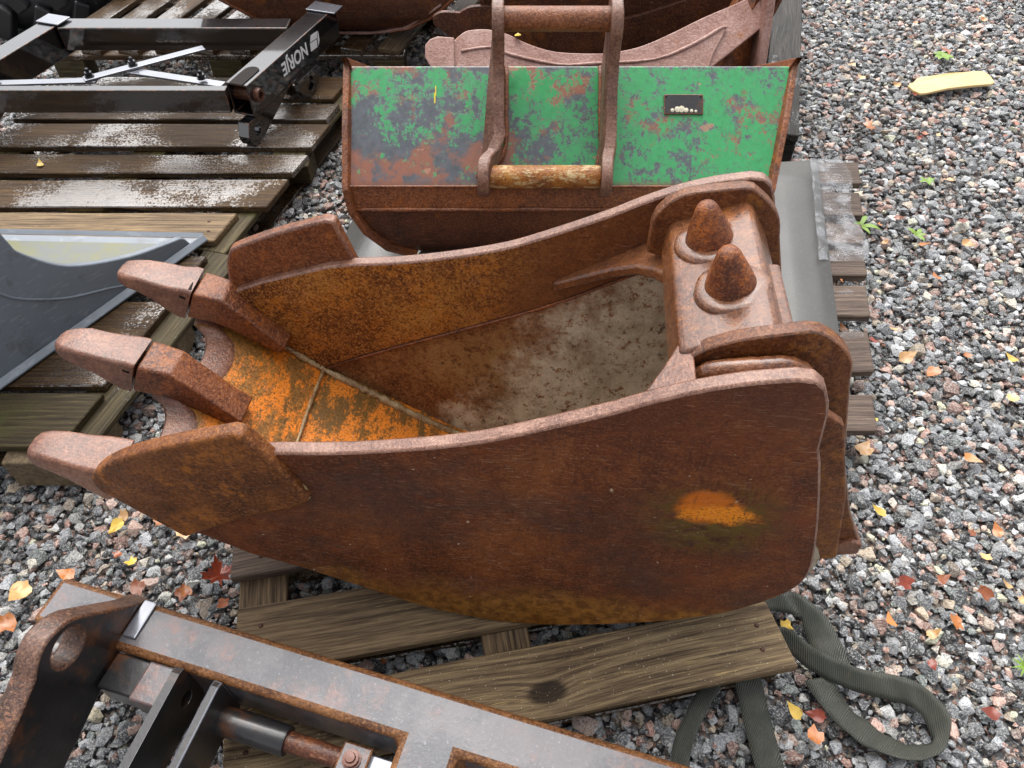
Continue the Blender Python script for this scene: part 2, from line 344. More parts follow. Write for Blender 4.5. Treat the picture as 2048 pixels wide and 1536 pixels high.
k = NM('grey_floor_film')
c = k.mix(k.step(k.noise(6, 5, .7), .42, .6), S('#4a504d'), S('#57571f')); M['grey_floor'] = k.fin(c, .35, 0, .3, .1)
k = NM('grey_weld'); c = k.mix(k.noise(60, 4), S('#7e858b'), S('#b3b8bc')); k.bump(k.noise(90, 3), .5, .004); M['grey_weld'] = k.fin(c, .35)

k = NM('bare_steel')       # mill-scale steel with rust bloom
b1 = k.noise(6, 6, .7); b2 = k.noise(55, 5, .75); b3 = k.noise(150, 3, .6)
c = k.mix(k.step(b1, .42, .58), S('#34353c'), S('#5c595c'))
c = k.mix(k.math('MULTIPLY', k.step(k.noise(9, 6, .7, k.mapping(k.obj, (1, 1, 1), (4, 4, 4))), .50, .66), k.math('MULTIPLY', k.step(b2, .35, .6), .65)), c, S('#825a4c'))
c = k.mix(k.math('MULTIPLY', k.step(b3, .60, .70), .4), c, S('#8c8c92')); c = k.mix(k.math('MULTIPLY', k.step(b3, .36, .30), .5), c, S('#4a2a1c'))
k.bump(k.math('ADD', b2, k.math('MULTIPLY', b3, .6)), .25, .003)
M['steel'] = k.fin(c, k.ramp(b1, [(.3, .3), (.7, .48)]), .15, .45, .12)
M['steel_edge'] = rust('steel_edge', '#4a2a14', '#6f4522', '#8c5f36', 20, specks=.6, rough=(.4, .6))
M['steel_edge2'] = rust('steel_edge2', '#3c2a22', '#5c4034', '#75594c', 9, ('#6b4020', .52), specks=.5, rough=(.3, .5), coat=.4)
k = NM('dark_steel')
b1 = k.noise(6, 6, .7); b2 = k.noise(20, 5, .7)
c = k.mix(k.step(b1, .5, .66), k.mix(b2, S('#141416'), S('#2b2a2b')), k.mix(b2, S('#4a2816'), S('#6b4322')))
k.bump(k.noise(90, 4), .2, .003); M['dark_steel'] = k.fin(c, .34, .1, .4, .15)

M['wood_wet'] = wood('wood_wet', '#1e1309', '#3b2915', '#5a4326', .7, '#907444')
M['wood_dry'] = wood('wood_dry', '#3a2c20', '#66543f', '#8e785a', -.9, '#bfa26c')
M['wood_knot'] = wood('wood_knot', '#3a2c20', '#695741', '#94805f', -.9, '#c8ac72', knot=(.061, -.026), specks=True)
M['wood_green'] = wood('wood_green', '#261e12', '#443a26', '#5f5438', .1, '#9c8b55', '#4e5126')
M['wood_grey'] = wood('wood_grey', '#352b25', '#584a41', '#776658', -.3, '#8f7c6c')
M['wood_black'] = wood('wood_black', '#0f0d0b', '#262320', '#46423d', .35, '#56504a')
k = NM('chipboard'); c = k.mix(k.voronoi(110, out=1), S('#4c3c28'), S('#75644a')); k.bump(k.noise(160, 4), .6, .004); M['chip'] = k.fin(c, .6)
k = NM('nail'); M['nail'] = k.fin(k.mix(k.noise(90), S('#2c1812'), S('#55301e')), .5, .3)

k = NM('painted_gap_shade'); M['dark'] = k.fin(k.mix(k.noise(50), S('#0a0605'), S('#1e120c')), .7, 0, 0, .2, .2)  # near-black colour stands in for shade inside tooth gaps and slots
k = NM('rubber_mat')
c = k.mix(k.noise(3, 6, .65), S('#4a4a48'), S('#615f5b')); c = k.mix(k.math('MULTIPLY', k.step(k.noise(180, 2), .6, .68), .4), c, S('#77756f'))
k.bump(k.noise(200, 3), .15, .002); M['mat'] = k.fin(c, k.ramp(k.noise(2.2, 4), [(.4, .22), (.62, .5)]), 0, .2, .1)
k = NM('film')
k.bump(k.noise(16, 5, .6), .8, .02); k.b.inputs['Transmission Weight'].default_value = .8; k.b.inputs['IOR'].default_value = 1.15
k.put(k.b.inputs['Alpha'], k.math('ADD', .22, k.math('MULTIPLY', k.step(k.noise(14, 5, .7), .45, .6), .6)))
M['film'] = k.fin(S('#dfe2e8'), .12, 0, .8, .05)
k = NM('webbing')
wv = k.n('TexWave'); wv.inputs['Scale'].default_value = 95; wv.inputs['Distortion'].default_value = .6; k.put(wv.inputs[0], k.mapping(k.obj, (1, 1, 1), (0, 0, 0), (R(20), R(30), R(40)))); v = k.math('ADD', wv.outputs[1], k.math('MULTIPLY', k.noise(400, 2), .4))
c = k.mix(k.noise(12, 5, .7), S('#2f332d'), S('#4c4d42')); c = k.mix(k.math('MULTIPLY', k.step(k.noise(18, 5, .7, k.mapping(k.obj, (1, 1, 1), (5, 5, 5))), .58, .7), .5), c, S('#5d5445'))
k.bump(v, .7, .003); M['web'] = k.fin(c, .55, 0, .15, .3)
k = NM('foam'); c = k.mix(k.noise(9, 5), S('#c9a86e'), S('#dcc490')); k.bump(k.noise(60, 3), .2, .003); M['foam'] = k.fin(c, .6)
k = NM('white_print'); M['white'] = k.fin(S('#e6e6e6'), .4)
k = NM('yellow_mark'); M['yellow'] = k.fin(S('#cdb82a'), .5)
k = NM('residue'); k.bump(k.noise(120, 3), .6, .004); M['residue'] = k.fin(k.mix(k.noise(90), S('#b5ab92'), S('#dad3bd')), .6)
k = NM('orange_plastic'); M['orange'] = k.fin(k.mix(k.noise(10), S('#d2481c'), S('#e2602c')), .35)
k = NM('tyre_rubber'); k.bump(k.noise(50, 4), .3, .004); M['rubber'] = k.fin(k.mix(k.noise(7, 5), S('#0c0c0e'), S('#1e1e22')), .45, 0, .1)
k = NM('bolt_steel'); M['bolt'] = k.fin(k.mix(k.noise(60, 4), S('#202022'), S('#4c4c50')), .3, .7)
k = NM('bolt_rust'); M['bolt_rust'] = k.fin(k.mix(k.noise(60, 4), S('#4a261a'), S('#7a4632')), .4, .2, .3)
k = NM('flat_bar'); c = k.mix(k.noise(14, 5, .7), S('#6a6c74'), S('#8e9098')); M['bar'] = k.fin(c, .25, .55, .8, .12)

def leaf_mat(name, a, b, vein):
    k = NM(name); oi = k.n('ObjectInfo')
    c = k.mix(k.noise(45, 5, .7), S(a), S(b)); c = k.mix(k.math('MULTIPLY', k.step(k.noise(120, 3), .62, .7), .7), c, S(vein))
    h = k.n('HueSaturation'); k.put(h.inputs['Color'], c); k.put(h.inputs['Value'], k.math('ADD', .7, k.math('MULTIPLY', oi.outputs['Random'], .5)))
    k.bump(k.noise(60, 3), .3, .003)
    return k.fin(h.outputs[0], .35, 0, .25, .1)
M['leaf_orange'] = leaf_mat('leaf_orange', '#a85a22', '#c98548', '#6a3212')
M['leaf_yellow'] = leaf_mat('leaf_yellow', '#d3a62a', '#e3c668', '#8a6420')
M['leaf_brown'] = leaf_mat('leaf_brown', '#7c3c1c', '#a8623a', '#4a2412')
M['leaf_red'] = leaf_mat('leaf_red', '#6c2414', '#8f3f26', '#3c120a')
M['leaf_tan'] = leaf_mat('leaf_tan', '#c08a52', '#dcb27c', '#8a5a2c')
k = NM('weed_green'); M['weed'] = k.fin(k.mix(k.noise(40, 3), S('#4f7420'), S('#84a034')), .45)

# ------------------------------------------------------------------ ground and gravel
k = NM('ground_gravel')
vc = k.voronoi(110, out=1); sep = k.n('SeparateColor'); k.put(sep.inputs[0], vc)
c = k.ramp(sep.outputs[0], [(0, S('#2b2c2e')), (.35, S('#55565a')), (.6, S('#7d7d7c')), (.75, S('#8a6a5c')), (1, S('#a49c90'))])
d = k.voronoi(110); k.bump(k.math('MULTIPLY', d, -1.), 1, .008)
M['ground'] = k.fin(k.mix(.15, c, S('#1c1a18')), .5)
g = MB().add([(-90, -60, -.012), (90, -60, -.012), (90, 140, -.012), (-90, 140, -.012)], [(0, 1, 2, 3)]).build('ground', M['ground'])
tag(g, kind='structure')

def stones():
    prs = np.random.RandomState(3)
    hulls = []
    for i in range(46):
        bm = bmesh.new(); m = prs.randint(11, 18) if i < 34 else prs.randint(8, 11)
        p = prs.normal(size=(m, 3)); p /= np.linalg.norm(p, axis=1)[:, None]; p *= prs.uniform(.84, 1.06, size=(m, 1))
        p *= np.array([1, prs.uniform(.6, .95), prs.uniform(.5, .8)])
        for q in p: bm.verts.new(q)
        r = bmesh.ops.convex_hull(bm, input=bm.verts)
        bmesh.ops.delete(bm, geom=list({e for e in r['geom_unused'] + r['geom_interior'] if isinstance(e, bmesh.types.BMVert)}), context='VERTS')
        bmesh.ops.triangulate(bm, faces=bm.faces); bm.verts.index_update()
        hulls.append((np.array([v.co[:] for v in bm.verts]), np.array([[v.index for v in f.verts] for f in bm.faces]))); bm.free()
    pal = np.array([S(h)[:3] for h in ('#5b5d60', '#6c6e70', '#46494c', '#85878a', '#a3a29f', '#3a3c40', '#74767a', '#96989a', '#a08074', '#8c6a5e', '#ad9488', '#7a5e54', '#ab9a84', '#8c7e70', '#bdb6aa', '#5e6462')])
    wts = np.array([11, 12, 9, 10, 7, 6, 9, 6, 6, 4, 5, 3, 4, 4, 3, 6.]); wts /= wts.sum()
    VV, FF, CC = [], [], []; off = 0
    for spacing, s0, s1, zc, jit in ((.0165, .0055, .010, -.005, .5), (.0245, .0095, .0155, .0, .5), (.036, .0145, .023, .001, .45), (.085, .022, .034, .003, .5)):
        ys = np.arange(.05, 4.95, spacing * .9); P = []
        for r, y in enumerate(ys):
            if spacing < .02 and y > 1.9: break
            hw = 1.22 + .447 * y
            xs = np.arange(-hw, hw, spacing) + (r % 2) * spacing / 2
            P.append(np.stack([xs, np.full_like(xs, y)], 1))
        P = np.concatenate(P); P += prs.uniform(-jit, jit, P.shape) * spacing
        # nothing of the stones under the big mat or deep under the left pallets is ever seen
        hid = ((P[:, 0] > -.3) & (P[:, 0] < .8) & (P[:, 1] > 1.5) & (P[:, 1] < 2.3)) | ((P[:, 0] < -1.15) & (P[:, 1] > 1.35) & (P[:, 1] < 2.9) & (P[:, 0] > -1.75))
        P = P[~hid]; n = len(P)
        sc = prs.uniform(s0, s1, n) * np.where(prs.rand(n) < .2, .75, 1)
        a = prs.uniform(0, 2 * math.pi, n); tl = prs.normal(0, .32, n); ta = prs.uniform(0, 2 * math.pi, n)
        z = zc + prs.uniform(-.006, .006, n)
        hv = prs.randint(34, 46, n) if spacing < .02 else prs.randint(0, 34, n)
        ci = prs.choice(len(pal), n, p=wts); cl = np.clip(pal[ci] * prs.uniform(.75, 2.5, (n, 1)), 0, .75)
        ca, sa = np.cos(a), np.sin(a); ct, st = np.cos(tl), np.sin(tl); cb, sb = np.cos(ta), np.sin(ta)
        O, I = np.zeros(n), np.ones(n)
        Rz = np.stack([np.stack([ca, -sa, O], 1), np.stack([sa, ca, O], 1), np.stack([O, O, I], 1)], 1)
        Rb = np.stack([np.stack([cb, -sb, O], 1), np.stack([sb, cb, O], 1), np.stack([O, O, I], 1)], 1)
        Rx = np.stack([np.stack([I, O, O], 1), np.stack([O, ct, -st], 1), np.stack([O, st, ct], 1)], 1)
        RR = Rb @ Rx @ Rz
        for h in range(len(hulls)):
            s = np.where(hv == h)[0]
            if not len(s): continue
            hvx, hf = hulls[h]
            v = np.einsum('nij,vj->nvi', RR[s], hvx) * sc[s][:, None, None]
            v[:, :, 0] += P[s, 0][:, None]; v[:, :, 1] += P[s, 1][:, None]; v[:, :, 2] += z[s][:, None]
            nv = len(hvx)
            f = hf[None] + (off + np.arange(len(s)) * nv)[:, None, None]; off += len(s) * nv
            VV.append(v.reshape(-1, 3)); FF.append(f.reshape(-1, 3)); CC.append(np.repeat(cl[s], nv, 0))
    VV, FF, CC = np.concatenate(VV), np.concatenate(FF), np.concatenate(CC)
    print('gravel triangles', len(FF))
    me = bpy.data.meshes.new('gravel'); me.vertices.add(len(VV)); me.vertices.foreach_set('co', VV.ravel().astype(np.float32))
    me.loops.add(FF.size); me.loops.foreach_set('vertex_index', FF.ravel().astype(np.int32))
    me.polygons.add(len(FF)); me.polygons.foreach_set('loop_start', np.arange(0, FF.size, 3, dtype=np.int32))
    try: me.polygons.foreach_set('loop_total', np.full(len(FF), 3, dtype=np.int32))
    except Exception: pass
    me.polygons.foreach_set('use_smooth', np.zeros(len(FF), dtype=bool))
    me.update(calc_edges=True)
    at = me.attributes.new('stone', 'FLOAT_COLOR', 'POINT'); at.data.foreach_set('color', np.concatenate([CC, np.ones((len(CC), 1))], 1).ravel().astype(np.float32))
    k = NM('stone'); av = k.n('Attribute'); av.attribute_name = 'stone'
    f1 = k.noise(240, 4, .8); f2 = k.noise(110, 4, .7)
    c = k.mix(k.math('MULTIPLY', k.step(f1, .53, .58), .75), av.outputs['Color'], S('#d2d0ca')); c = k.mix(k.math('MULTIPLY', k.step(f1, .46, .40), .75), c, S('#202122'))
    c = k.mix(k.math('MULTIPLY', k.step(f2, .5, .7), .35), c, k.mix(.5, av.outputs['Color'], S('#16120f')))
    k.bump(k.math('ADD', f1, k.math('MULTIPLY', f2, 1.5)), .8, .006)
    me.materials.append(k.fin(c, k.ramp(f2, [(.35, .3), (.65, .55)]), 0, .2, .2))
    o = bpy.data.objects.new('gravel', me); col.objects.link(o)
    return tag(o, 'wet crushed grey and pink gravel covering the yard', 'gravel', kind='stuff')
stones()

# ------------------------------------------------------------------ pallets
def plank(parent, p0, p1, width, ztop, thick, mat, name='plank', skew=0., nails=0, wob=.0025, bev=.003):
    """a sawn board from p0 to p1 (world x, y); skew slants its two ends"""
    p0, p1 = Vector(p0), Vector(p1); d = p1 - p0; L = d.length; yaw = math.atan2(d.y, d.x); n = max(2, min(9, int(L / .16)))
    rings = []
    sd = rng.uniform(0, 90)
    for i in range(n + 1):
        x = -L / 2 + L * i / n; r = []
        for y, z in ((-width / 2, -thick), (width / 2, -thick), (width / 2, 0), (-width / 2, 0)):
            q = mnoise.noise_vector(Vector((x * 4 + sd, y * 30, z * 30 + sd))) * wob
            r.append((x + (y * skew) + q.x * 1.5, y + q.y, z + q.z * (.6 if z == 0 else 1)))
        rings.append(r)
    o = MB().loft(rings).build(name, mat, parent, bev, 1)
    mid = (p0 + p1) / 2
    o.location = Vector((mid.x, mid.y, ztop)) - parent.location; o.rotation_euler = (rng.uniform(-.008, .008), rng.uniform(-.004, .004), yaw)
    for i in range(nails):
        for s in (-1, 1):
            MB().lathe([(.004, 0), (.0055, .001), (.0045, .0025), (.001, .003)], (s * (L / 2 - .045 - rng.uniform(0, .02)), (-.5 + (i + .5) / nails) * width * .7, 0), (0, 0, 1), 8).build('nail', M['nail'], o)
    return o
def dirv(a): return Vector((math.sin(R(a)), math.cos(R(a))))

# pallet in the foreground, carrying the narrow bucket
fp = thing('wooden_pallet', 'grey-brown weathered pallet under the big rusty bucket in the foreground', 'pallet', (.1, .7, 0))
u = Vector((math.cos(R(11)), math.sin(R(11)))); nn = Vector((-u.y, u.x)); ZF = .118
for n0, n1, u0, u1, mt, sk in ((.452, .600, -.47, .688, 'wood_knot', -.05), (.652, .803, -.455, .68, 'wood_dry', .02), (.876, 1.02, -.47, .68, 'wood_grey', .02)):
    c0 = nn * (n0 + n1) / 2
    plank(fp, c0 + u * u0, c0 + u * u1, n1 - n0, ZF, .024, M[mt], skew=sk, nails=2, wob=.004)
for uc in (-.405, .11, .615):
    plank(fp, u * uc + nn * .47, u * uc + nn * 1.0, .105, ZF - .0245, .02, M['wood_dry'], 'cross_board')
    for n0 in (.515, .72, .95):
        plank(fp, u * (uc - .065) + nn * n0, u * (uc + .065) + nn * n0, .09, ZF - .045, .053, M['wood_green'], 'block')
for n0 in (.515, .72, .95): plank(fp, u * -.47 + nn * n0, u * .68 + nn * n0, .095, .0195, .022, M['wood_wet'], 'bottom_board')

# left pallets
lp = thing('wooden_pallet', 'wet brown pallet under the black lettered frame', 'pallet', (-1.35, 2.4, 0))
for y0, y1, xr, mt in ((2.865, 3.02, -.70, 'wood_wet'), (2.70, 2.80, -.705, 'wood_wet'), (2.505, 2.65, -.725, 'wood_wet'), (2.335, 2.437, -.765, 'wood_wet'), (2.13, 2.275, -.81, 'wood_wet'), (1.95, 2.085, -.945, 'wood_dry')):
    yc = (y0 + y1) / 2; plank(lp, (xr - 1.22, yc), (xr, yc), y1 - y0 + .016, .144, .024, M[mt], skew=.28, nails=2 if xr < -.9 else 0, wob=.004)
dd = dirv(15)
for x0 in (-.83, -1.36, -1.9):
    b = Vector((x0, 2.5)); plank(lp, b - dd * .6, b + dd * .56, .12, .1195, .022, M['wood_green'], 'cross_board')
    for t in (-.52, 0, .5):
        p = b + dd * t; plank(lp, p + Vector((-.07, 0)), p + Vector((.07, 0)), .12, .097, .076, M['wood_green'], 'block')
    plank(lp, b - dd * .6, b + dd * .56, .11, .0205, .022, M['wood_wet'], 'bottom_board')
lq = thing('wooden_pallet', 'wet pallet with chipboard block under the blue-grey bucket at left', 'pallet', (-1.6, 1.5, 0))
for y0, y1, xr, mt in ((1.74, 1.86, -.985, 'wood_wet'), (1.505, 1.645, -1.035, 'wood_wet'), (1.325, 1.435, -1.085, 'wood_wet'), (1.125, 1.29, -1.115, 'wood_green')):
    yc = (y0 + y1) / 2; plank(lq, (xr - 1.0, yc), (xr, yc), y1 - y0 + .012, .144, .024, M[mt], skew=.27, nails=0, wob=.004)
b = Vector((-1.05, 1.48)); plank(lq, b - dd * .36, b + dd * .44, .13, .1195, .022, M['wood_green'], 'cross_board')
for t in (-.28, .1, .38):
    p = b + dd * t; plank(lq, p + Vector((-.07, 0)), p + Vector((.05, 0)), .11, .097, .08, M['chip'], 'block')
plank(lq, (-2.0, 1.2), (-1.10, 1.2), .10, .02, .024, M['wood_wet'], 'bottom_board')
plank(lq, (-1.6, 1.15), (-1.45, 1.15), .10, .1195, .10, M['wood_green'], 'block')
plank(lq, (-1.285, 1.125), (-1.095, 1.125), .085, .1195, .10, M['chip'], 'block')
# pallet under the mat
rp = thing('wooden_pallet', 'pallet under the grey mat with plank ends showing at its right', 'pallet', (.3, 1.8, 0))
xr_ = lambda y: .975 + (y - 1.33) * .267
for y0, y1 in ((2.26, 2.39), (2.08, 2.21), (1.93, 2.03), (1.772, 1.895), (1.59, 1.722), (1.375, 1.53), (1.17, 1.29)):
    yc = (y0 + y1) / 2; x1 = xr_(yc); plank(rp, (x1 - 1.62 if yc > 1.3 else .62, yc), (x1, yc), y1 - y0, .144, .026, M['wood_grey'], skew=.2, nails=0)
for x0 in (.97, .35, -.3):
    b = Vector((x0, 1.82)); b0 = b - dd * (.66 if x0 > .9 else .40); plank(rp, b0, b + dd * .58, .10, .1175, .022, M['wood_grey'], 'cross_board')
    for t in (-.42, .1, .5):
        p = b + dd * t; plank(rp, p + Vector((-.07, 0)), p + Vector((.07, 0)), .12, .095, .074, M['wood_wet'], 'block')
    plank(rp, b0, b + dd * .58, .10, .0205, .022, M['wood_wet'], 'bottom_board')
# dark pallet far right
dp = thing('wooden_pallet', 'dark wet pallet behind the green bucket with one long plank at its right edge', 'pallet', (.7, 3.2, 0))
d2 = Vector((.256, .967)); q2 = Vector((d2.y, -d2.x))
for i in range(7):
    b = Vector((1.02, 2.585)) - q2 * i * .19; plank(dp, b, b + d2 * 1.6, .135, .144, .026, M['wood_black'], nails=0)
for t in (.05, .8, 1.5):
    b = Vector((1.09, 2.585)) + d2 * t; plank(dp, b - q2 * 1.25, b, .11, .1175, .022, M['wood_black'], 'cross_board')
    for s in (.06, .6, 1.15): plank(dp, b - q2 * (s + .06), b - q2 * (s - .06), .11, .095, .095, M['wood_black'], 'block')
# back-left pallet
kp = thing('wooden_pallet', 'brown pallet under the rusty bucket at the top left', 'pallet', (-1, 3.7, 0))
for i in range(10):
    b = Vector((-.545, 3.285)) - Vector((.165, .0)) * i; plank(kp, b, b + dirv(16) * 1.2, .105, .144, .024, M['wood_wet' if i else 'wood_dry'], nails=0)
for t in (.04, .6, 1.15):
    b = Vector((-.49, 3.285)) + dirv(16) * t; plank(kp, b - Vector((1.6, 0)), b, .10, .1195, .022, M['wood_wet'], 'cross_board')
    for s in (.07, .8, 1.5): plank(kp, b - Vector((s + .07, 0)), b - Vector((s - .07, 0)), .10, .097, .097, M['wood_green'], 'block')
kp2 = thing('wooden_pallet', 'dark pallet corner beside the gravel strip at the top', 'pallet', (-.2, 3.8, 0))
plank(kp2, Vector((-.32, 3.42)), Vector((-.32, 3.42)) + dirv(15.5) * 1.2, .10, .144, .024, M['wood_wet'], nails=0)
plank(kp2, Vector((-.32, 3.44)), Vector((-.32, 3.44)) + dirv(15.5) * 1.2, .095, .1195, .10, M['wood_wet'], 'runner', nails=0)

# mat and film on the right pallet
mt = MB(); pol = [(-.50, 2.22), (1.105, 2.395), (.905, 1.37), (-.60, 1.56)]
top = []
for i in range(13):
    t = i / 12
    for s_ in range(9):
        q = s_ / 8; a = Vector(pol[0]).lerp(Vector(pol[1]), t); b_ = Vector(pol[3]).lerp(Vector(pol[2]), t); p = a.lerp(b_, q)
        top.append((p.x, p.y, .149 + .002 * mnoise.noise(Vector((p.x * 3, p.y * 3, 0)))))
fs = [(i * 9 + s_, i * 9 + s_ + 1, (i + 1) * 9 + s_ + 1, (i + 1) * 9 + s_) for i in range(12) for s_ in range(8)]
mat_o = MB().add(top, fs).build('rubber_mat', M['mat'], smooth=True)
sl = mat_o.modifiers.new('solid', 'SOLIDIFY'); sl.thickness = .004; sl.offset = 1
tag(mat_o, 'flat grey rubber mat lying on the pallet under the green bucket', 'mat')
fr = []; NX, NY = 14, 34
for i in range(NY):
    t = i / (NY - 1); y = 2.40 - t * .57; xl = 1.10 - t * .12; xrr = 1.195 - .085 * t ** 1.3 + .015 * math.sin(t * 9)
    for j in range(NX):
        s_ = j / (NX - 1); x = xl - .02 + (xrr - xl + .02) * s_; q = mnoise.noise(Vector((x * 22, y * 17, 3)))
        drop = max(0, x - xr_(y) - .012)
        fr.append((x, y, .1505 + .009 * max(0, q + .1) + (.004 if s_ < .2 else 0) - drop * 1.1))
fo = MB().add(fr, [(i * NX + j, i * NX + j + 1, (i + 1) * NX + j + 1, (i + 1) * NX + j) for i in range(NY - 1) for j in range(NX - 1)]).build('plastic_film', M['film'], smooth=True)
tag(fo, 'crumpled clear plastic film over the plank ends beside the grey mat', 'plastic film')
for (x, y, r_, lb) in ((1.0, 1.69, .022, 'torn white film scrap on the second plank end below the large film'), (.965, 1.515, .03, 'bluish film scrap stuck on the wide plank end beside the mat')):
    pts = [(x + r_ * (1 + .4 * math.sin(a * 3 + x * 9)) * math.cos(a), y + .8 * r_ * (1 + .3 * math.cos(a * 2)) * math.sin(a), .147 + .004 * math.sin(a * 2 + 1)) for a in [i * 2 * math.pi / 14 for i in range(14)]]
    o = MB().add(pts + [(x, y, .153)], [(i, (i + 1) % 14, 14) for i in range(14)]).build('film_scrap', M['film'], smooth=True); tag(o, lb, 'film scrap')

# ------------------------------------------------------------------ the narrow rusty digging bucket
e1 = Vector((.995, -.096, 0)).normalized(); Wd = Vector((.095, .994, -.045)).normalized(); e1 = (e1 - Wd * e1.dot(Wd)).normalized(); e2 = e1.cross(Wd)
BM = Matrix.Translation((.095, .688, .755)) @ Matrix((e1, Wd, e2)).transposed().to_4x4()
bk = thing('digging_bucket', 'large rust-brown narrow digging bucket with three teeth in the foreground', 'digging bucket', M=BM)
awb = lambda a, b, w: (a, w, b)
WF = .54
rim = cr([(-.485, -.100), (-.38, -.087), (-.276, -.066), (-.19, -.044), (-.114, -.017), (.034, .052), (.10, .088), (.167, .12), (.23, .142), (.293, .156)], 4) + [(.318, .154), (.334, .140), (.345, .115), (.352, .09), (.362, .013)]
crease = cr([(-.62, -.434), (-.476, -.361), (-.25, -.262), (-.052, -.171), (.139, -.06), (.26, -.005), (.372, .0)], 4)
bottom = cr([(-.62, -.440), (-.53, -.475), (-.448, -.515), (-.36, -.56), (-.278, -.600), (-.2, -.622), (-.118, -.637), (-.02, -.632), (.093, -.608), (.2, -.575), (.288, -.536), (.35, -.495), (.403, -.441), (.436, -.39), (.446, -.33), (.431, -.239), (.402, -.12), (.374, -.02)], 3)
front = [(-.67, -.405), (-.721, -.369), (-.80, -.305), (-.848, -.262), (-.83, -.225), (-.70, -.165), (-.54, -.11)]
upper = rim + crease[::-1] + front
for far in (0, 1):
    th, tp = .028, (.045 if far else .012)
    w0, w1 = (WF - th, WF) if far else (0, th)
    set_side(MB().prism(upper if far else rim + bottom[::-1] + front, w0, w1, awb).build('side_plate', M['rust_far' if far else 'rust_side'], bk, .0045, 2, smooth=30, edge_mat=M['rust_rim_sheen']), (0, 1, 0))
    if not far: continue
    C = resample(crease, 44); B = resample(bottom, 44); mb = MB(); rings = []
    for c_, b_ in zip(C, B):
        L = (Vector(c_) - Vector(b_)).length; r = []
        for t in (0, .35, .7, 1):
            p = Vector(c_).lerp(Vector(b_), t); sh = tp * min(1, L / .45) * t
            r.append((p.x, p.y, sh))
        ring = [(p[0], (WF - .003 - p[2]) if far else (.0025 + p[2]), p[1]) for p in r] + [(p[0], (WF - .022 - p[2]) if far else (.022 + p[2]), p[1]) for p in r[::-1]]
        rings.append(ring)
    mb.loft(rings).build('lower_side_plate', M['rust_inner' if far else 'rust_side'], bk, 0, smooth=40)
# floor and back in one bent sheet
prof = [(-.612, -.428)] + [(a + .0, b + .012) for a, b in bottom[2:-8]] + [(.424, -.30), (.405, -.20), (.38, -.09), (.35, -.01), (.30, .03)]
prof = resample(cr(prof, 2), 70); out = []
for i, p in enumerate(prof):
    t = (Vector(prof[min(i + 1, 69)]) - Vector(prof[max(i - 1, 0)])).normalized(); nq = Vector((-t.y, t.x)); out.append((p[0] - nq.x * .014, p[1] - nq.y * .014))
rings = [[(p[0], w, p[1]) for w in (.018, .18, .35, WF - .02)] + [(q[0], w, q[1]) for w in (WF - .02, .35, .18, .018)] for p, q in zip(prof, out)]
MB().loft(rings).build('curved_back', M['rust_floor'], bk, 0, smooth=40)
# lip plate with scalloped front
P1 = Vector((-.608, -.428)); tdir = Vector((-.232, .172)).normalized(); ndir = Vector((-tdir.y, tdir.x)); ndir = ndir if ndir.y > 0 else -ndir
teeth = (.045, .278, .500)
def s_end(w):
    if w < teeth[0]: q = 0.
    elif w > teeth[2]: q = 0.
    else:
        i = 0 if w < teeth[1] else 1; lo, hi = teeth[i] + .034, teeth[i + 1] - .034
        q = 0 if (w <= lo or w >= hi) else math.sqrt(max(0, 1 - ((w - (lo + hi) / 2) / ((hi - lo) / 2)) ** 2)) ** .8
    return .305 - .052 * q
rings = []
for j in range(61):
    w = .024 + (WF - .048) * j / 60; E_ = s_end(w); r = []
    for s_, h in ((-.02, 0), (.06, 0), (.13, .0), (E_ - .045, 0), (E_ - .005, -.016), (E_, -.024), (E_ - .03, -.032), (.10, -.032), (-.02, -.018)):
        p = P1 + tdir * s_ + ndir * h; r.append((p.x, w, p.y))
    rings.append(r)
MB().loft(rings).build('cutting_lip', M['rust_lip'], bk, 0, smooth=28)
# worn chamfer along the lip edge
rings = []
for j in range(61):
    w = .026 + (WF - .052) * j / 60; E_ = s_end(w); r = []
    for s_, h in ((E_ - .058, .0012), (E_ - .04, .0015), (E_ + .001, -.0165), (E_ + .002, -.026), (E_ - .01, -.026), (E_ - .03, -.010)):
        p = P1 + tdir * s_ + ndir * h; r.append((p.x, w, p.y))
    rings.append(r)
MB().loft(rings).build('worn_edge', M['rust_worn'], bk, 0, smooth=50)
# side cutters
cut = [(-.842, -.235)] + cr([(-.846, -.215), (-.838, -.19), (-.80, -.155), (-.74, -.118), (-.65, -.078), (-.545, -.040)], 3) + [(-.528, -.043), (-.488, -.11), (-.448, -.205), (-.462, -.228), (-.60, -.295), (-.725, -.372)]
MB().prism(cut, -.016, .016, awb).build('side_cutter', M['rust_cutter'], bk, .007, 3, smooth=40, edge_mat=M['rust_cutter'])
cutf = cr([(-.79, -.235), (-.782, -.15), (-.765, -.105), (-.745, -.087), (-.65, -.045), (-.535, -.004)], 4) + [(-.515, -.006), (-.485, -.11), (-.45, -.20), (-.60, -.29), (-.72, -.37)]
MB().prism(cutf, WF - .010, WF + .020, awb).build('side_cutter', M['rust_plain'], bk, .007, 3, smooth=40, edge_mat=M['rust_worn'])
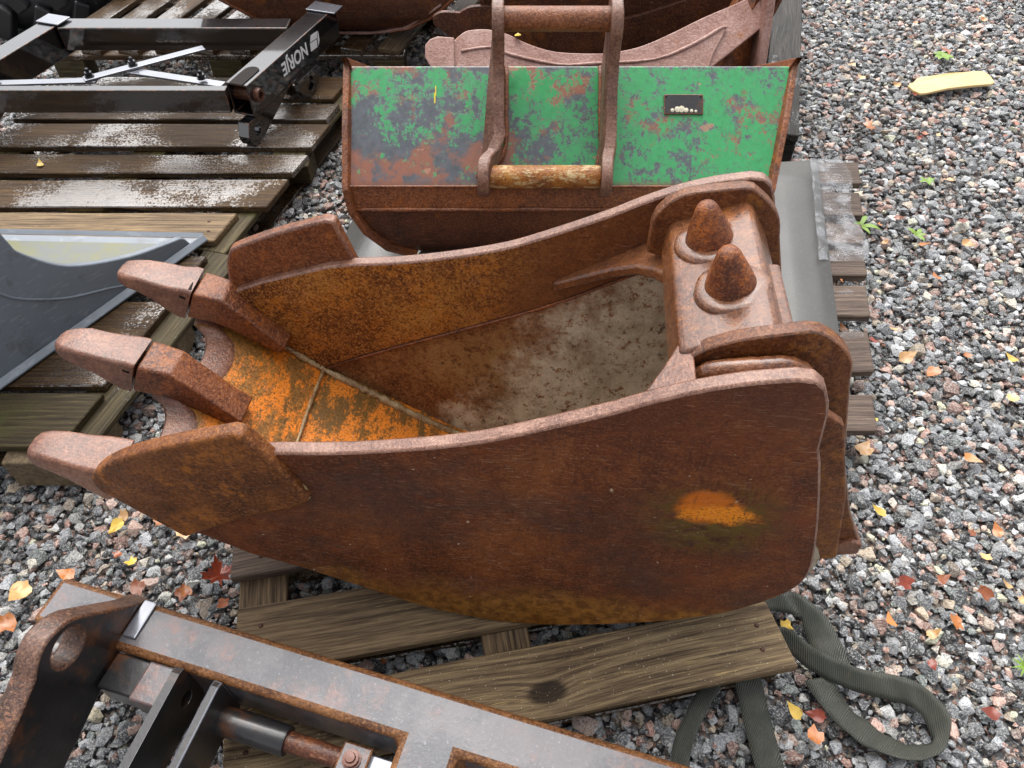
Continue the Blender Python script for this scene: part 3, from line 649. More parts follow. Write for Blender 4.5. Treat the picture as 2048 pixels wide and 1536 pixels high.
# teeth: welded adapter and pushed-on point
def rrect(c, hw, hh, tilt, n=4, rf=.45):
    """rounded rectangle ring in the (a,b)/w section normal to the tooth axis"""
    ring = []; r = min(hw, hh) * rf; ax = Vector((-math.sin(tilt), math.cos(tilt)))
    for sx, sy, a0 in ((1, 1, 0), (-1, 1, 90), (-1, -1, 180), (1, -1, 270)):
        for i in range(n):
            an = R(a0 + 90 * i / (n - 1)); x = sx * (hw - r) + r * math.cos(an); y = sy * (hh - r) + r * math.sin(an)
            ring.append((c[0] + ax.x * y, c[2] + x, c[1] + ax.y * y))
    return ring
for ti, wc in enumerate(teeth):
    tr = thing('tooth', None, None); tr.parent = bk
    for kk in ('label', 'category'):
        if kk in tr: del tr[kk]
    dz = (-.040, 0, .008)[ti]; da = (.055, 0, .028)[ti]
    ad = [rrect((a + da, b + dz, wc), hw, hh, R(tl), 4, .22) for a, b, hw, hh, tl in ((-.70, -.335, .036, .014, 140), (-.735, -.308, .035, .02, 138), (-.79, -.256, .036, .030, 140), (-.825, -.227, .038, .040, 148), (-.862, -.216, .041, .040, 154), (-.882, -.211, .041, .040, 154))]
    MB().loft(ad).build('adapter', M['rust_plain'], tr, .004, 2, smooth=45)
    nose = [rrect((a + da, b + dz, wc), hw, hh, R(154), 4, .4) for a, b, hw, hh in ((-.865, -.213, .027, .026), (-.90, -.205, .022, .02))]
    MB().loft(nose).build('nose', M['dark'], tr)
    tip = [rrect((a + da, b + dz, wc), hw, hh, R(tl), 5, rf) for a, b, hw, hh, tl, rf in ((-.8855, -.2095, .043, .046, 154, .18), (-.90, -.205, .0435, .046, 154, .2), (-.925, -.195, .042, .038, 154, .25), (-.955, -.181, .039, .029, 158, .3), (-.99, -.166, .036, .022, 160, .4), (-1.015, -.161, .033, .019, 158, .55), (-1.030, -.156, .027, .014, 158, .8), (-1.037, -.1535, .015, .007, 158, .9))]
    MB().loft(tip).build('point', M['rust_worn'], tr, .003, 2, smooth=30, jit=.003)
    MB().box(-.009, .006, -.003, .003, -.004, .004, Matrix.Translation((-.888 + da, wc - .041, -.185 + dz)) @ Matrix.Rotation(R(26), 4, 'Y')).build('lock_pin', M['dark'], tr, .002)
    MB().box(-.004, .006, -.024, .002, -.003, .004, Matrix.Translation((-.872 + da, wc - .012, -.171 + dz)) @ Matrix.Rotation(R(26), 4, 'Y')).build('lock_slot_shade', M['dark'], tr, .001)  # solid dark box painted as the shade of a lock slot
# crossbeam, cones, ears, gussets
beam = [(.150, .095), (.165, .104), (.272, .150), (.285, .150), (.318, .10), (.345, -.06), (.19, -.06), (.155, -.03), (.142, .05)]
MB().prism(beam, .10, .46, awb).build('crossbeam', M['rust_beam'], bk, .008, 3, smooth=35)
rp_ = [(.292, .125), (.318, .125), (.332, .09), (.36, -.08), (.33, -.08), (.30, .09)]
MB().prism(rp_, .115, .30, awb).build('backing_bar', M['rust_beam'], bk, .004, 2)
nb = Vector((-.25, -.04, .968)).normalized()
for a, b, w in ((.210, .122, .358), (.230, .131, .222)):
    cn = MB().lathe([(.041, -.005), (.041, .004), (.0395, .010), (.035, .025), (.027, .046), (.0205, .063), (.0175, .070), (.0135, .0755), (.007, .079), (.001, .080)], (a, w, b), nb).build('coupling_cone', M['rust_cone'], bk, 0, smooth=40)
    MB().lathe([(.062, -.01), (.059, .003), (.052, .007), (.043, .008), (.03, .009)], (a + .002, w - .004, b), nb).build('weld_collar', M['rust_beam'], cn, 0, smooth=True, jit=.004)
ear = [(.150, .03), (.165, .098)] + cr([(.188, .118), (.225, .136), (.27, .150), (.32, .163)], 3) + cr([(.338, .162), (.37, .143), (.398, .110), (.408, .07)], 3) + [(.46, -.12), (.516, -.265), (.568, -.367), (.560, -.392), (.496, -.40), (.40, -.25), (.35, -.05)]
MB().prism(ear, .092, .118, awb).build('hanger_plate', M['rust_ear'], bk, .0035, 2, smooth=25, edge_mat=M['rust_beam'])
ear_f = [(.118, .03), (.118, .095), (.125, .118)] + cr([(.14, .138), (.169, .158), (.22, .170), (.268, .178)], 3) + cr([(.285, .176), (.318, .150), (.342, .118), (.352, .08)], 3) + [(.40, -.08), (.45, -.22), (.50, -.33), (.44, -.36), (.36, -.2), (.33, -.05)]
MB().prism(ear_f, .440, .466, awb).build('hanger_plate', M['rust_ear'], bk, .0035, 2, smooth=25, edge_mat=M['rust_beam'])
MB().prism([(.49, -.408), (.566, -.385), (.566, -.355), (.545, -.345), (.48, -.385)], .082, .13, awb).build('rear_flange', M['rust_worn'], bk, .004, 2)
# filler between near hanger plate and side plate, with two fat weld runs
MB().prism([(.165, .070), (.30, .108), (.335, .092), (.36, -.05), (.19, -.08)], .02, .098, awb).build('side_gusset', M['rust_beam'], bk, .008, 3, smooth=35)
MB().tube(cr([(.185, .078, .072), (.20, .074, .090), (.26, .072, .104), (.305, .072, .110), (.335, .066, .088), (.345, .056, .05)], 5), [.017] * 26, 12, wob=.08).build('weld_bead', M['rust_beam'], bk, 0, smooth=True)
MB().tube(cr([(.17, .045, .066), (.24, .042, .088), (.30, .040, .098), (.34, .038, .078)], 6), [.014] * 19, 12, wob=.08).build('weld_bead', M['rust_beam'], bk, 0, smooth=True)
MB().prism([(.335, .075), (.40, .03), (.46, -.15), (.50, -.33), (.45, -.35), (.36, -.05)], .035, .055, awb).build('rear_gusset', M['rust_ear'], bk, .004, 2)
# long gusset on the far side, small one on the near side
gz = lambda a, w, d: (a, w, (a - .05) * .62 - .055 + d)
gp = [(-.062, .515), (-.055, .50), (.0, .487), (.06, .470), (.105, .448), (.135, .415), (.150, .39), (.165, .39), (.17, .515)]
MB().prism(gp, -.012, .012, gz).build('gusset', M['rust_beam'], bk, .005, 2, smooth=35)
gp2 = [(.065, .026), (.10, .045), (.125, .085), (.15, .13), (.17, .13), (.17, .026)]
MB().prism(gp2, -.010, .010, lambda a, w, d: (a, w, .058 + (a - .1) * .45 + d)).build('gusset', M['rust_worn'], bk, .004, 2, smooth=35)
# weld runs
def wbead(pts, r, n=4, wob=.3): MB().tube(cr(pts, n), [r] * ((len(pts) - 1) * n + 1), 8, wob=wob).build('weld_bead', M['rust_weld'], bk, 0, smooth=True)
def fl(a): # floor height over a
    return min(prof, key=lambda p: abs(p[0] - a))[1]
wbead([(-.775, .508, -.285), (-.73, .508, -.325), (-.67, .508, -.372), (-.612, .508, -.420)], .008, 8, .35)
far_in = lambda t: WF - .024 - t
wbead([(-.612, .508, -.420), (-.55, .50, fl(-.55) + .004), (-.48, .488, fl(-.48) + .004), (-.40, .478, fl(-.40) + .004), (-.30, .473, fl(-.3) + .004), (-.18, .471, fl(-.18) + .003), (-.05, .47, fl(-.05) + .003)], .0085, 8, .38)
wbead([(-.604, .51, -.424), (-.606, .40, -.4245), (-.603, .28, -.4245), (-.606, .15, -.4245), (-.604, .03, -.4245)], .0045, 9, .25)
MB().tube([(a, WF - .0285, b - .002) for a, b in crease[1:-6:2]], .0035, 8, wob=.2).build('weld_bead', M['rust_plain'], bk, 0, smooth=True)
wbead([(-.47, .0, -.235), (-.455, -.002, -.205), (-.475, -.002, -.16), (-.495, -.001, -.115)], .005, 6)

# ------------------------------------------------------------------ the green bucket behind it
gb = thing('ditching_bucket', 'wide bucket with flaking green paint and two rusty lifting ears', 'ditching bucket', (.13, 1.95, .15))
GO = Vector((.13, 1.95, .15)); gl = Matrix.Translation(-GO)
gp_ = [(2.09, .65, -.462, .80), (1.955, .54, -.462, .763), (1.82, .43, -.462, .725), (1.80, .37, -.452, .712), (1.80, .30, -.42, .69), (1.82, .225, -.365, .64), (1.865, .165, -.30, .58), (1.95, .154, -.27, .55), (2.1, .16, -.29, .57), (2.25, .22, -.37, .66), (2.36, .34, -.44, .75), (2.42, .47, -.462, .79)]
def gloft(pts, off, segs=10):
    rings = []
    for i, p in enumerate(pts):
        a, b = pts[max(i - 1, 0)], pts[min(i + 1, len(pts) - 1)]; t = Vector((b[0] - a[0], b[1] - a[1])).normalized(); nq = Vector((t.y, -t.x)) * off
        xs = [p[2] + (p[3] - p[2]) * j / segs for j in range(segs + 1)]
        rings.append([(x, p[0], p[1]) for x in xs] + [(x, p[0] + nq.x, p[1] + nq.y) for x in xs[::-1]])
    return MB().loft(rings)
gloft(gp_[:3], -.014).build('back_plate', M['green'], gb, .004, 2, M=gl)
gloft(gp_[2:4], -.0145).build('reinforcing_strip', M['rust_plain'], gb, .003, 2, M=gl)
dense = [gp_[3]] + [tuple(q) for q in resample(cr([g_ for g_ in gp_[3:]], 4), 40)]
def gpt(i): return gp_[i]
bl = []
for i in range(3, len(gp_) - 1):
    for kq in range(4):
        t = kq / 4; bl.append(tuple(gp_[i][j] * (1 - t) + gp_[i + 1][j] * t for j in range(4)))
bl.append(gp_[-1])
gloft(bl, -.014).build('belly_plate', M['rust_dark'], gb, 0, smooth=40, M=gl)
for side in (2, 3):
    sg = -1 if side == 2 else 1; cen = Vector((2.08, .40)); mb = MB(); A, B_ = [], []
    for p in gp_:
        q = Vector((p[0], p[1])); q = q + (q - cen).normalized() * .022
        A.append((p[side] + sg * .001, q.x, q.y)); B_.append((p[side] + sg * .019, q.x, q.y))
    A.insert(0, (A[0][0], 2.075, .682)); B_.insert(0, (B_[0][0], 2.075, .682)); A[1] = (A[1][0], 2.10, .668); B_[1] = (B_[1][0], 2.10, .668)
    m = len(A); cx = sum(p[0] for p in A) / m
    mb.add(A + B_ + [(cx, 2.08, .40), (cx + sg * .018, 2.08, .40)], [(i, (i + 1) % m, 2 * m) for i in range(m)] + [(i + m, (i + 1) % m + m, 2 * m + 1) for i in range(m)] + [(i, i + m, (i + 1) % m + m, (i + 1) % m) for i in range(m)])
    mb.build('side_plate', M['rust_plain'], gb, .004, 2, M=gl)
qd = Vector((.775, .632)); od = Vector((-.632, .775)); g0 = Vector((1.82, .43))
gq = lambda q, o: g0 + qd * q + od * o
earp = cr([(-.03, .012), (-.045, .06), (-.035, .105), (0, .122), (.04, .116), (.075, .092)], 4) + cr([(.12, .088), (.25, .125), (.31, .175), (.335, .215), (.375, .238), (.425, .222), (.442, .18), (.42, .13), (.385, .08)], 4) + [(.365, .04), (.352, .012)]
for x0, x1 in ((-.078, -.036), (.256, .270)):
    def fe(q, o, d, x0=x0, x1=x1):
        p = gq(q, o); t = min(1, max(0, (q - .03) / .08)); t = t * t * (3 - 2 * t); return (x0 + (x1 - x0) * t + d, p.x, p.y)
    e_ = MB().prism(earp, -.0155, .0155, fe).build('lifting_ear', M['rust_ear2'], gb, .004, 2, smooth=30, M=gl)
    wb = [fe(.02 + .32 * i / 10, .013, sx) for i in range(11) for sx in (.019,)]
    MB().tube(wb, .007, 8, wob=.2).build('weld_bead', M['rust_plain'], e_, 0, smooth=True); MB().tube([fe(.02 + .32 * i / 10, .013, -.019) for i in range(11)], .007, 8, wob=.2).build('weld_bead', M['rust_plain'], e_, 0, smooth=True)
lpn = gq(.005, .076); upn = gq(.386, .187)
MB().lathe([(.030, 0), (.031, .01), (.031, .30), (.030, .306)], (-.066, lpn.x, lpn.y), (1, 0, 0)).build('lower_pin', M['rust_pin'], gb, 0, smooth=40, M=gl)
MB().lathe([(.030, 0), (.031, .01), (.031, .28), (.030, .292)], (-.027, upn.x, upn.y), (1, 0, 0)).build('upper_pin', M['rust_pin2'], gb, 0, smooth=40, M=gl)
onp = lambda x, q, o: (x, *gq(q, o))
def slab(x0, x1, q0, q1, o0, o1): return MB().add([onp(x, q, o) for x in (x0, x1) for q in (q0, q1) for o in (o0, o1)], [(0, 1, 3, 2), (4, 6, 7, 5), (0, 4, 5, 1), (2, 3, 7, 6), (0, 2, 6, 4), (1, 5, 7, 3)])
npl = slab(.432, .544, .207, .264, .0005, .006).build('name_plate', M['dark_steel'], gb, .002, 2, edge_mat=M['rust_plain'], M=gl)
for x in (.439, .537): MB().lathe([(.003, 0), (.003, .002), (.001, .003)], onp(x, .258, .006), (0, od.x, od.y), 8).build('rivet', M['nail'], npl)
for x, r_ in ((.455, .006), (.47, .009), (.482, .010), (.495, .007), (.51, .005), (.522, .004)):
    MB().lathe([(r_, 0), (r_ * .9, .001), (r_ * .4, .002), (.0004, .0022)], onp(x, .211 + r_, .006), (0, od.x, od.y), 9).build('old_label_scrap', M['residue'], npl, jit=.002)
slab(-.463, .727, -.003, .004, -.002, .004).build('weld_bead', M['rust_plain'], gb, .003, 2, M=gl)
MB().tube([(-.45 + 1.16 * i / 40, 1.797, .368) for i in range(41)], .006, 8, wob=.25).build('weld_bead', M['rust_plain'], gb, 0, smooth=True, M=gl)
slab(-.222, -.218, .240, .270, .0005, .0012).build('yellow_paint_mark', M['yellow'], gb, M=gl); slab(-.219, -.216, .262, .290, .0005, .0013).build('yellow_paint_mark', M['yellow'], gb, M=gl)

# ------------------------------------------------------------------ buckets at the back
pb = thing('digging_bucket', 'pale pinkish rusted bucket side behind the green bucket', 'digging bucket', (.3, 2.6, .15)); pl = Matrix.Translation((-.3, -2.6, -.15))
pt_ = Vector((0, .714, .70)); pn = Vector((0, -.70, .714))
def pink(x, z, d): # plate leaning back: z height gives the place up the slope
    y = 2.45 + (z - .32) * 1.02; return (x, y + pn.y * d, z + pn.z * d)
prim_ = cr([(-.30, .44), (-.302, .468), (-.285, .482), (-.259, .489), (-.215, .487), (-.199, .485)], 3) + cr([(-.19, .492), (-.157, .507), (-.096, .511), (-.05, .506), (-.007, .497), (.061, .475), (.155, .457), (.291, .453), (.373, .458), (.462, .473), (.564, .504), (.664, .538), (.78, .572), (.83, .59)], 3)
MB().prism(prim_ + [(.88, .60), (.88, .52), (.66, .40), (.60, .20), (-.1, .20), (-.25, .40)], -.03, 0, pink).build('side_plate', M['rust_pink'], pb, .005, 2, smooth=35, M=pl)
low_ = cr([(-.178, .455), (-.077, .465), (-.003, .447), (.155, .424), (.286, .426), (.495, .436), (.632, .473), (.727, .511), (.745, .511)], 3)
MB().prism(low_ + [(.70, .45), (.60, .22), (-.1, .22), (-.20, .40)], .001, .010, pink).build('wear_plate', M['rust_pink'], pb, .003, 2, smooth=35, M=pl)
MB().prism([(-.302, .44), (-.302, .47), (-.285, .484), (-.259, .491), (-.2, .488), (-.20, .40), (-.25, .38)], .0015, .012, pink).build('tooth_shank', M['rust_pink'], pb, .004, 2, M=pl)
MB().tube([pink(x, z, .010) for x, z in low_], .006, 8, wob=.2).build('weld_bead', M['rust_pink'], pb, 0, smooth=True, M=pl)
MB().add([(.66, 2.55, .42), (.70, 2.5, .20), (.86, 2.62, .20), (.86, 2.72, .62), (.80, 2.74, .60), (.66, 2.60, .42), (.70, 2.56, .18), (.86, 2.68, .18), (.86, 2.78, .60), (.80, 2.80, .58)], [(0, 1, 2, 3, 4), (9, 8, 7, 6, 5), (0, 5, 6, 1), (1, 6, 7, 2), (2, 7, 8, 3), (3, 8, 9, 4), (4, 9, 5, 0)]).build('rear_plate', M['rust_plain'], pb, .004, 2, M=pl)
MB().prism([(2.50, .16), (2.58, .45), (2.66, .66), (2.74, .70), (2.80, .66), (2.95, .4), (2.95, .16)], .862, .892, lambda y, z, d: (d, y, z)).build('hanger_plate', M['rust_pink'], pb, .006, 3, M=pl)
MB().prism(prim_ + [(.88, .60), (.88, .3), (.60, .18), (-.1, .18), (-.25, .40)], 0, .02, lambda x, z, d: (x, 2.93 + d, z - .04)).build('side_plate', M['rust_dark'], pb, .004, 2, M=pl)

def belly(name, label, loc, pts, mat, side_mat, rim=None):
    t = thing(name, label, 'digging bucket', loc); Mi = Matrix.Translation(-Vector(loc))
    d_ = []
    for i in range(len(pts) - 1):
        for kq in range(4):
            f_ = kq / 4; d_.append(tuple(pts[i][j] * (1 - f_) + pts[i + 1][j] * f_ for j in range(4)))
    d_.append(pts[-1])
    gloft(d_, -.015).build('belly_plate', mat, t, 0, smooth=40, M=Mi)
    for side in (2, 3):
        sg = -1 if side == 2 else 1; cy = sum(p[0] for p in pts) / len(pts); cz = sum(p[1] for p in pts) / len(pts); A, B_ = [], []
        for p in pts:
            q = Vector((p[0], p[1])); q = q + (q - Vector((cy, cz))).normalized() * .012
            A.append((p[side] + sg * .001, q.x, q.y)); B_.append((p[side] + sg * .018, q.x, q.y))
        m = len(A); cx = sum(p[0] for p in A) / m
        MB().add(A + B_ + [(cx, cy, cz), (cx + sg * .017, cy, cz)], [(i, (i + 1) % m, 2 * m) for i in range(m)] + [(i + m, (i + 1) % m + m, 2 * m + 1) for i in range(m)] + [(i, i + m, (i + 1) % m + m, (i + 1) % m) for i in range(m)]).build('side_plate', side_mat, t, .004, 2, M=Mi)
    return t, Mi
t_, Mi = belly('digging_bucket', 'dark rusty wide bucket at the top edge behind the pink bucket', (.45, 3.2, .15),
      [(3.02, .92, -.12, 1.03), (2.97, .70, -.115, 1.02), (2.95, .50, -.105, 1.005), (2.96, .42, -.10, .985), (2.99, .33, -.08, .93), (3.05, .25, -.04, .86), (3.15, .18, .02, .80), (3.3, .155, .05, .78), (3.5, .17, .05, .78), (3.7, .3, 0, .85), (3.8, .55, -.1, 1.0)], M['rust_dark'], M['rust_dark'])
MB().box(-.10, 1.0, 2.935, 2.951, .555, .575).build('weld_bead', M['rust_plain'], t_, .004, 2, M=Mi)
t_, Mi = belly('digging_bucket', 'rusty bucket with curved bottom on a pallet at the top left', (-.8, 3.6, .15),
      [(3.36, .62, -1.42, -.05), (3.32, .45, -1.32, -.16), (3.31, .34, -1.22, -.26), (3.33, .26, -1.10, -.36), (3.37, .20, -1.0, -.46), (3.42, .165, -.88, -.56), (3.50, .150, -.82, -.60), (3.65, .152, -.82, -.60), (3.85, .2, -.95, -.5), (4.0, .4, -1.25, -.2), (4.05, .6, -1.4, -.06)], M['rust_dark'], M['rust_plain'])
MB().tube(cr([(-.90, 3.405, .163), (-.74, 3.41, .158), (-.60, 3.40, .165), (-.48, 3.375, .20), (-.40, 3.345, .25), (-.30, 3.315, .32)], 5), .007, 8).build('rim_bead', M['rust_pink'], t_, 0, smooth=True, M=Mi)
# tyre and orange pipe at the top left corner
ty = thing('tyre', 'black tractor tyre with thick lugs at the top left corner', 'tyre', (-2.35, 4.28, 0))
car = []
for i in range(40):
    a = 2 * math.pi * i / 40; r = []
    for kq in range(12):
        b = 2 * math.pi * kq / 12; rr = .46 + .13 * math.cos(b); r.append((rr * math.cos(a), rr * math.sin(a), .15 + .145 * math.sin(b)))
    car.append(r)
car.append(car[0]); MB().loft(car, False).build('carcass', M['rubber'], ty, 0, smooth=True)
for i in range(22):
    a = 2 * math.pi * i / 22
    for s_ in (0, 1):
        Mx = Matrix.Rotation(a + s_ * .14, 4, 'Z') @ Matrix.Translation((.595, 0, .08 + .14 * s_)) @ Matrix.Rotation(R(28 if s_ else -28), 4, 'X')
        MB().box(-.03, .03, -.035, .035, -.085, .085, Mx).build('lug', M['rubber'], ty, .01, 2)
op = MB().tube(cr([(-1.36, 3.38, .172), (-1.28, 3.40, .175), (-1.18, 3.43, .172), (-1.05, 3.46, .17)], 4), .022, 12).build('orange_hose', M['orange'], None, 0, smooth=True)
tag(op, 'bright orange plastic hose peeking out under the top left rusty bucket', 'hose')

# ------------------------------------------------------------------ black frame with lettering
nf = thing('attachment_frame', 'black painted steel attachment frame lettered in white on the left pallet', 'attachment frame', (-1.4, 2.8, .144)); nl = Matrix.Translation((1.4, -2.8, -.144))
td = Vector((.205, .635)).normalized(); tn = Vector((td.y, -td.x))
def hollow(base, w, z0, z1, s0, s1, mb, wall=.008):
    """rectangular tube along td; open at the near end"""
    def pt(s_, x, z): p = base + td * s_ + tn * x; return (p.x, p.y, z)
    rg = lambda s_, i: [pt(s_, x, z) for x, z in ((i, z0 + i), (w - i, z0 + i), (w - i, z1 - i), (i, z1 - i))]
    return mb.loft([rg(s1, 0), rg(s0, 0), rg(s0, wall), rg(s0 + .35, wall)])
rb = Vector((-1.022, 2.562))
hollow(rb, .088, .24, .36, 0, .69, MB()).build('right_tube', M['black'], nf, .006, 3, edge_mat=M['black_edge'], M=nl)
p_ = rb + td * .69
MB().prism([(-.01, 0), (.12, 0), (.12, .075), (-.01, .085)], .362, .368, lambda x, s_, d: ((p_ + tn * x + td * (s_ - .07)).x, (p_ + tn * x + td * (s_ - .07)).y, d)).build('end_cap', M['bar'], nf, .002, M=nl)
lb_ = Vector((-2.07, 2.48))
hollow(lb_, .085, .24, .36, 0, .66, MB()).build('left_tube', M['black'], nf, .006, 3, edge_mat=M['black_edge'], M=nl)
p2_ = lb_ + td * .66
MB().prism([(-.005, 0), (.10, 0), (.10, .075), (-.005, .075)], .362, .368, lambda x, s_, d: ((p2_ + tn * x + td * (s_ - .07)).x, (p2_ + tn * x + td * (s_ - .07)).y, d)).build('end_cap', M['bar'], nf, .002, M=nl)
MB().box(-1.80, -.89, 3.005, 3.095, .265, .357).build('rear_beam', M['black'], nf, .005, 2, edge_mat=M['black_edge'], M=nl)
MB().box(-2.0, -1.012, 2.515, 2.55, .268, .354).build('front_beam', M['black'], nf, .003, 2, edge_mat=M['black_edge'], M=nl)
# slot in the near end of the right tube: dark sheet painting the recess shade, and bush
bx = rb + tn * .088 + td * .045
MB().lathe([(.014, -.1), (.026, -.1), (.026, .004), (.024, .016), (.014, .016), (.014, 0)], (bx.x, bx.y, .305), (tn.x, tn.y, 0), 22).build('bush', M['rust_dark'], nf, 0, smooth=40, M=nl)
MB().prism(cr([(.018, -.004), (.018, .10), (.03, .125), (.05, .13), (.068, .12), (.072, .10), (.072, -.004)], 3), .361, .363, lambda x, s_, d: ((rb + tn * x + td * s_).x, (rb + tn * x + td * s_).y, d)).build('painted_slot_shade', M['dark'], nf, 0, M=nl)
def lug(base, s_pts, c, r, name='lug', th=.02):
    def f_(s_, z, d): p = base + td * s_ + tn * d; return (p.x, p.y, z)
    return MB().holed(s_pts, c, r, 0, th, f_).build(name, M['black'], nf, .003, 2, edge_mat=M['black_edge'], M=nl)
nlug = [(-.045, .238), (-.065, .19), (-.055, .158), (-.03, .146), (.02, .146), (.055, .160), (.27, .238)]
lug(rb + tn * .042, nlug, (.0, .190), .023, th=.045)
lug(lb_ + tn * .05 + td * .03, nlug, (.0, .190), .023, th=.045)
fl_ = [(.20, .238), (.20, .20), (.235, .155), (.29, .146), (.345, .17), (.36, .21), (.36, .238)]
lug(rb + tn * .09 + td * .08, fl_, (.285, .195), .028)
lug(rb + tn * .02 + td * .08, fl_, (.285, .195), .028)
def fbar(a, b, w, z, name='cross_bar'):
    a, b = Vector(a), Vector(b); d = (b - a); L = d.length; d.normalize(); q = Vector((-d.y, d.x)) * w / 2
    MB().add([(*(a + q), z), (*(a - q), z), (*(b - q), z), (*(b + q), z), (*(a + q), z + .008), (*(a - q), z + .008), (*(b - q), z + .008), (*(b + q), z + .008)], [(0, 1, 2, 3), (4, 7, 6, 5), (0, 4, 5, 1), (1, 5, 6, 2), (2, 6, 7, 3), (3, 7, 4, 0)]).build(name, M['bar'], nf, .0015, 2, M=nl)
fbar((-1.95, 2.615), (-1.52, 2.64), .035, .322); fbar((-1.56, 2.63), (-1.19, 2.88), .038, .331); fbar((-1.42, 2.715), (-1.05, 2.61), .038, .321)
for x, y in ((-1.545, 2.648), (-1.415, 2.735), (-1.13, 2.632), (-1.88, 2.62)):
    bo = MB().lathe([(.017, 0), (.017, .004), (.010, .0045), (.010, .006)], (x, y, .339), (0, 0, 1), 14).build('bolt', M['bolt'], nf, M=nl)
    MB().lathe([(.0135, .005), (.0135, .016), (.007, .0165), (.007, .028), (.004, .030)], (x, y, .339), (0, 0, 1), 6).build('nut', M['bolt'], bo)
# lettering on the right tube
def text_part(s_, size, pos, xa, ya, parent, Minv, bold=.0012, sx=1.):
    cu = bpy.data.curves.new('lettering', 'FONT'); cu.body = s_; cu.size = size; cu.offset = bold; cu.extrude = .0003
    tmp = bpy.data.objects.new('tmp', cu); col.objects.link(tmp); dg = bpy.context.evaluated_depsgraph_get(); me = bpy.data.meshes.new_from_object(tmp.evaluated_get(dg)); bpy.data.objects.remove(tmp)
    xa, ya = Vector(xa).normalized(), Vector(ya).normalized(); Mx = Matrix.Translation(pos) @ Matrix((xa * sx, ya, xa.cross(ya))).transposed().to_4x4()
    me.transform(Mx); me.materials.clear(); me.materials.append(M['white']); o = bpy.data.objects.new('lettering', me); col.objects.link(o); o.parent = parent; o.matrix_local = Minv; return o
fpt = rb + tn * .0895 + td * .425
text_part('NORJE', .068, (fpt.x, fpt.y, .331), (-td.x, -td.y, 0), (0, 0, -1), nf, nl, .0016, .98)
lgp = rb + tn * .0895
def lp3(s_, z, d=0.): p = rb + tn * (.0895 + d) + td * s_; return (p.x, p.y, z)
for poly in ([(.520, .335), (.465, .340), (.452, .318), (.506, .312)], [(.524, .332), (.510, .309), (.505, .281), (.522, .298)], [(.449, .315), (.502, .309), (.497, .280), (.445, .284)]):
    MB().add([lp3(s_, z) for s_, z in poly] + [lp3(s_, z, .0006) for s_, z in poly], [(0, 1, 2, 3), (7, 6, 5, 4), (0, 4, 5, 1), (1, 5, 6, 2), (2, 6, 7, 3), (3, 7, 4, 0)]).build('emblem', M['white'], nf, M=nl)

# ------------------------------------------------------------------ blue-grey bucket on the left
qb = thing('grading_bucket', 'blue-grey painted bucket with yellowish water inside at the left edge', 'grading bucket', (-1.3, 1.6, .15)); ql = Matrix.Translation((1.3, -1.6, -.15))
A0 = Vector((-1.019, 1.905)); ad = Vector((-.354, -.583)).normalized(); an = Vector((.855, -.519))
def gs(s_, z, d): p = A0 + ad * s_ + an * d; return (p.x, p.y, z)
conc = cr([(.015, .186), (.03, .200), (.075, .212), (.21, .253), (.37, .335), (.455, .435), (.47, .48), (.475, .555), (.46, .70)], 5)
MB().prism(conc + [(1.15, .72), (1.15, .152), (.0, .152)], -.022, 0, gs).build('side_plate', M['grey'], qb, .004, 2, smooth=35, M=ql)
MB().add([(-1.005, 1.93, .149), (-1.78, 1.955, .149), (-1.95, 1.70, .149), (-1.50, 1.10, .149), (-1.38, 1.30, .149), (-1.005, 1.93, .163), (-1.78, 1.955, .163), (-1.95, 1.70, .163), (-1.50, 1.10, .163), (-1.38, 1.30, .163)], [(4, 3, 2, 1, 0), (5, 6, 7, 8, 9)] + [(i, (i + 1) % 5, (i + 1) % 5 + 5, i + 5) for i in range(5)]).build('floor_plate', M['grey'], qb, .003, M=ql)
MB().add([(-1.06, 1.895, .1655), (-1.62, 1.915, .1655), (-1.62, 1.70, .1655), (-1.22, 1.62, .1655)], [(0, 1, 2, 3)]).build('water_film', M['grey_floor'], qb, M=ql)
MB().add([gs(s_, z, d) for s_ in (-.045, 1.1) for z, d in ((.150, .005), (.150, .021), (.156, .022), (.170, .005))], [(0, 1, 2, 3), (7, 6, 5, 4), (0, 4, 5, 1), (1, 5, 6, 2), (2, 6, 7, 3), (3, 7, 4, 0)]).build('lip_flange', M['grey'], qb, .002, M=ql)
MB().tube([gs(.02 + .98 * i / 60, .158, .006) for i in range(61)], .007, 8, wob=.15).build('weld_bead', M['grey_weld'], qb, 0, smooth=True, M=ql)
MB().tube([gs(s_, z, .0) for s_, z in cr([(.235, .165), (.30, .20), (.42, .255), (.52, .33), (.56, .385), (.60, .47)], 5)], .004, 8).build('weld_bead', M['grey'], qb, 0, smooth=True, M=ql)
MB().add([(-1.0, 1.93, .164), (-1.78, 1.956, .164), (-1.78, 1.97, .172), (-.99, 1.945, .172), (-1.0, 1.945, .164), (-1.78, 1.972, .164)], [(0, 1, 2, 3), (4, 3, 2, 5), (0, 4, 5, 1), (0, 3, 4), (1, 5, 2)]).build('rim', M['grey'], qb, M=ql)
0 and MB().add([gs(-.03, .165, .03), gs(.03, .165, .03), gs(.015, .20, -.0), gs(.02, .20, -.03), gs(-.05, .165, -.04), gs(-.02, .15, .0)], [(0, 1, 2), (0, 2, 3, 4), (0, 4, 5), (1, 5, 4, 3, 2), (0, 5, 1)]).build('lip_end', M['grey_weld'], qb, .002, M=ql)

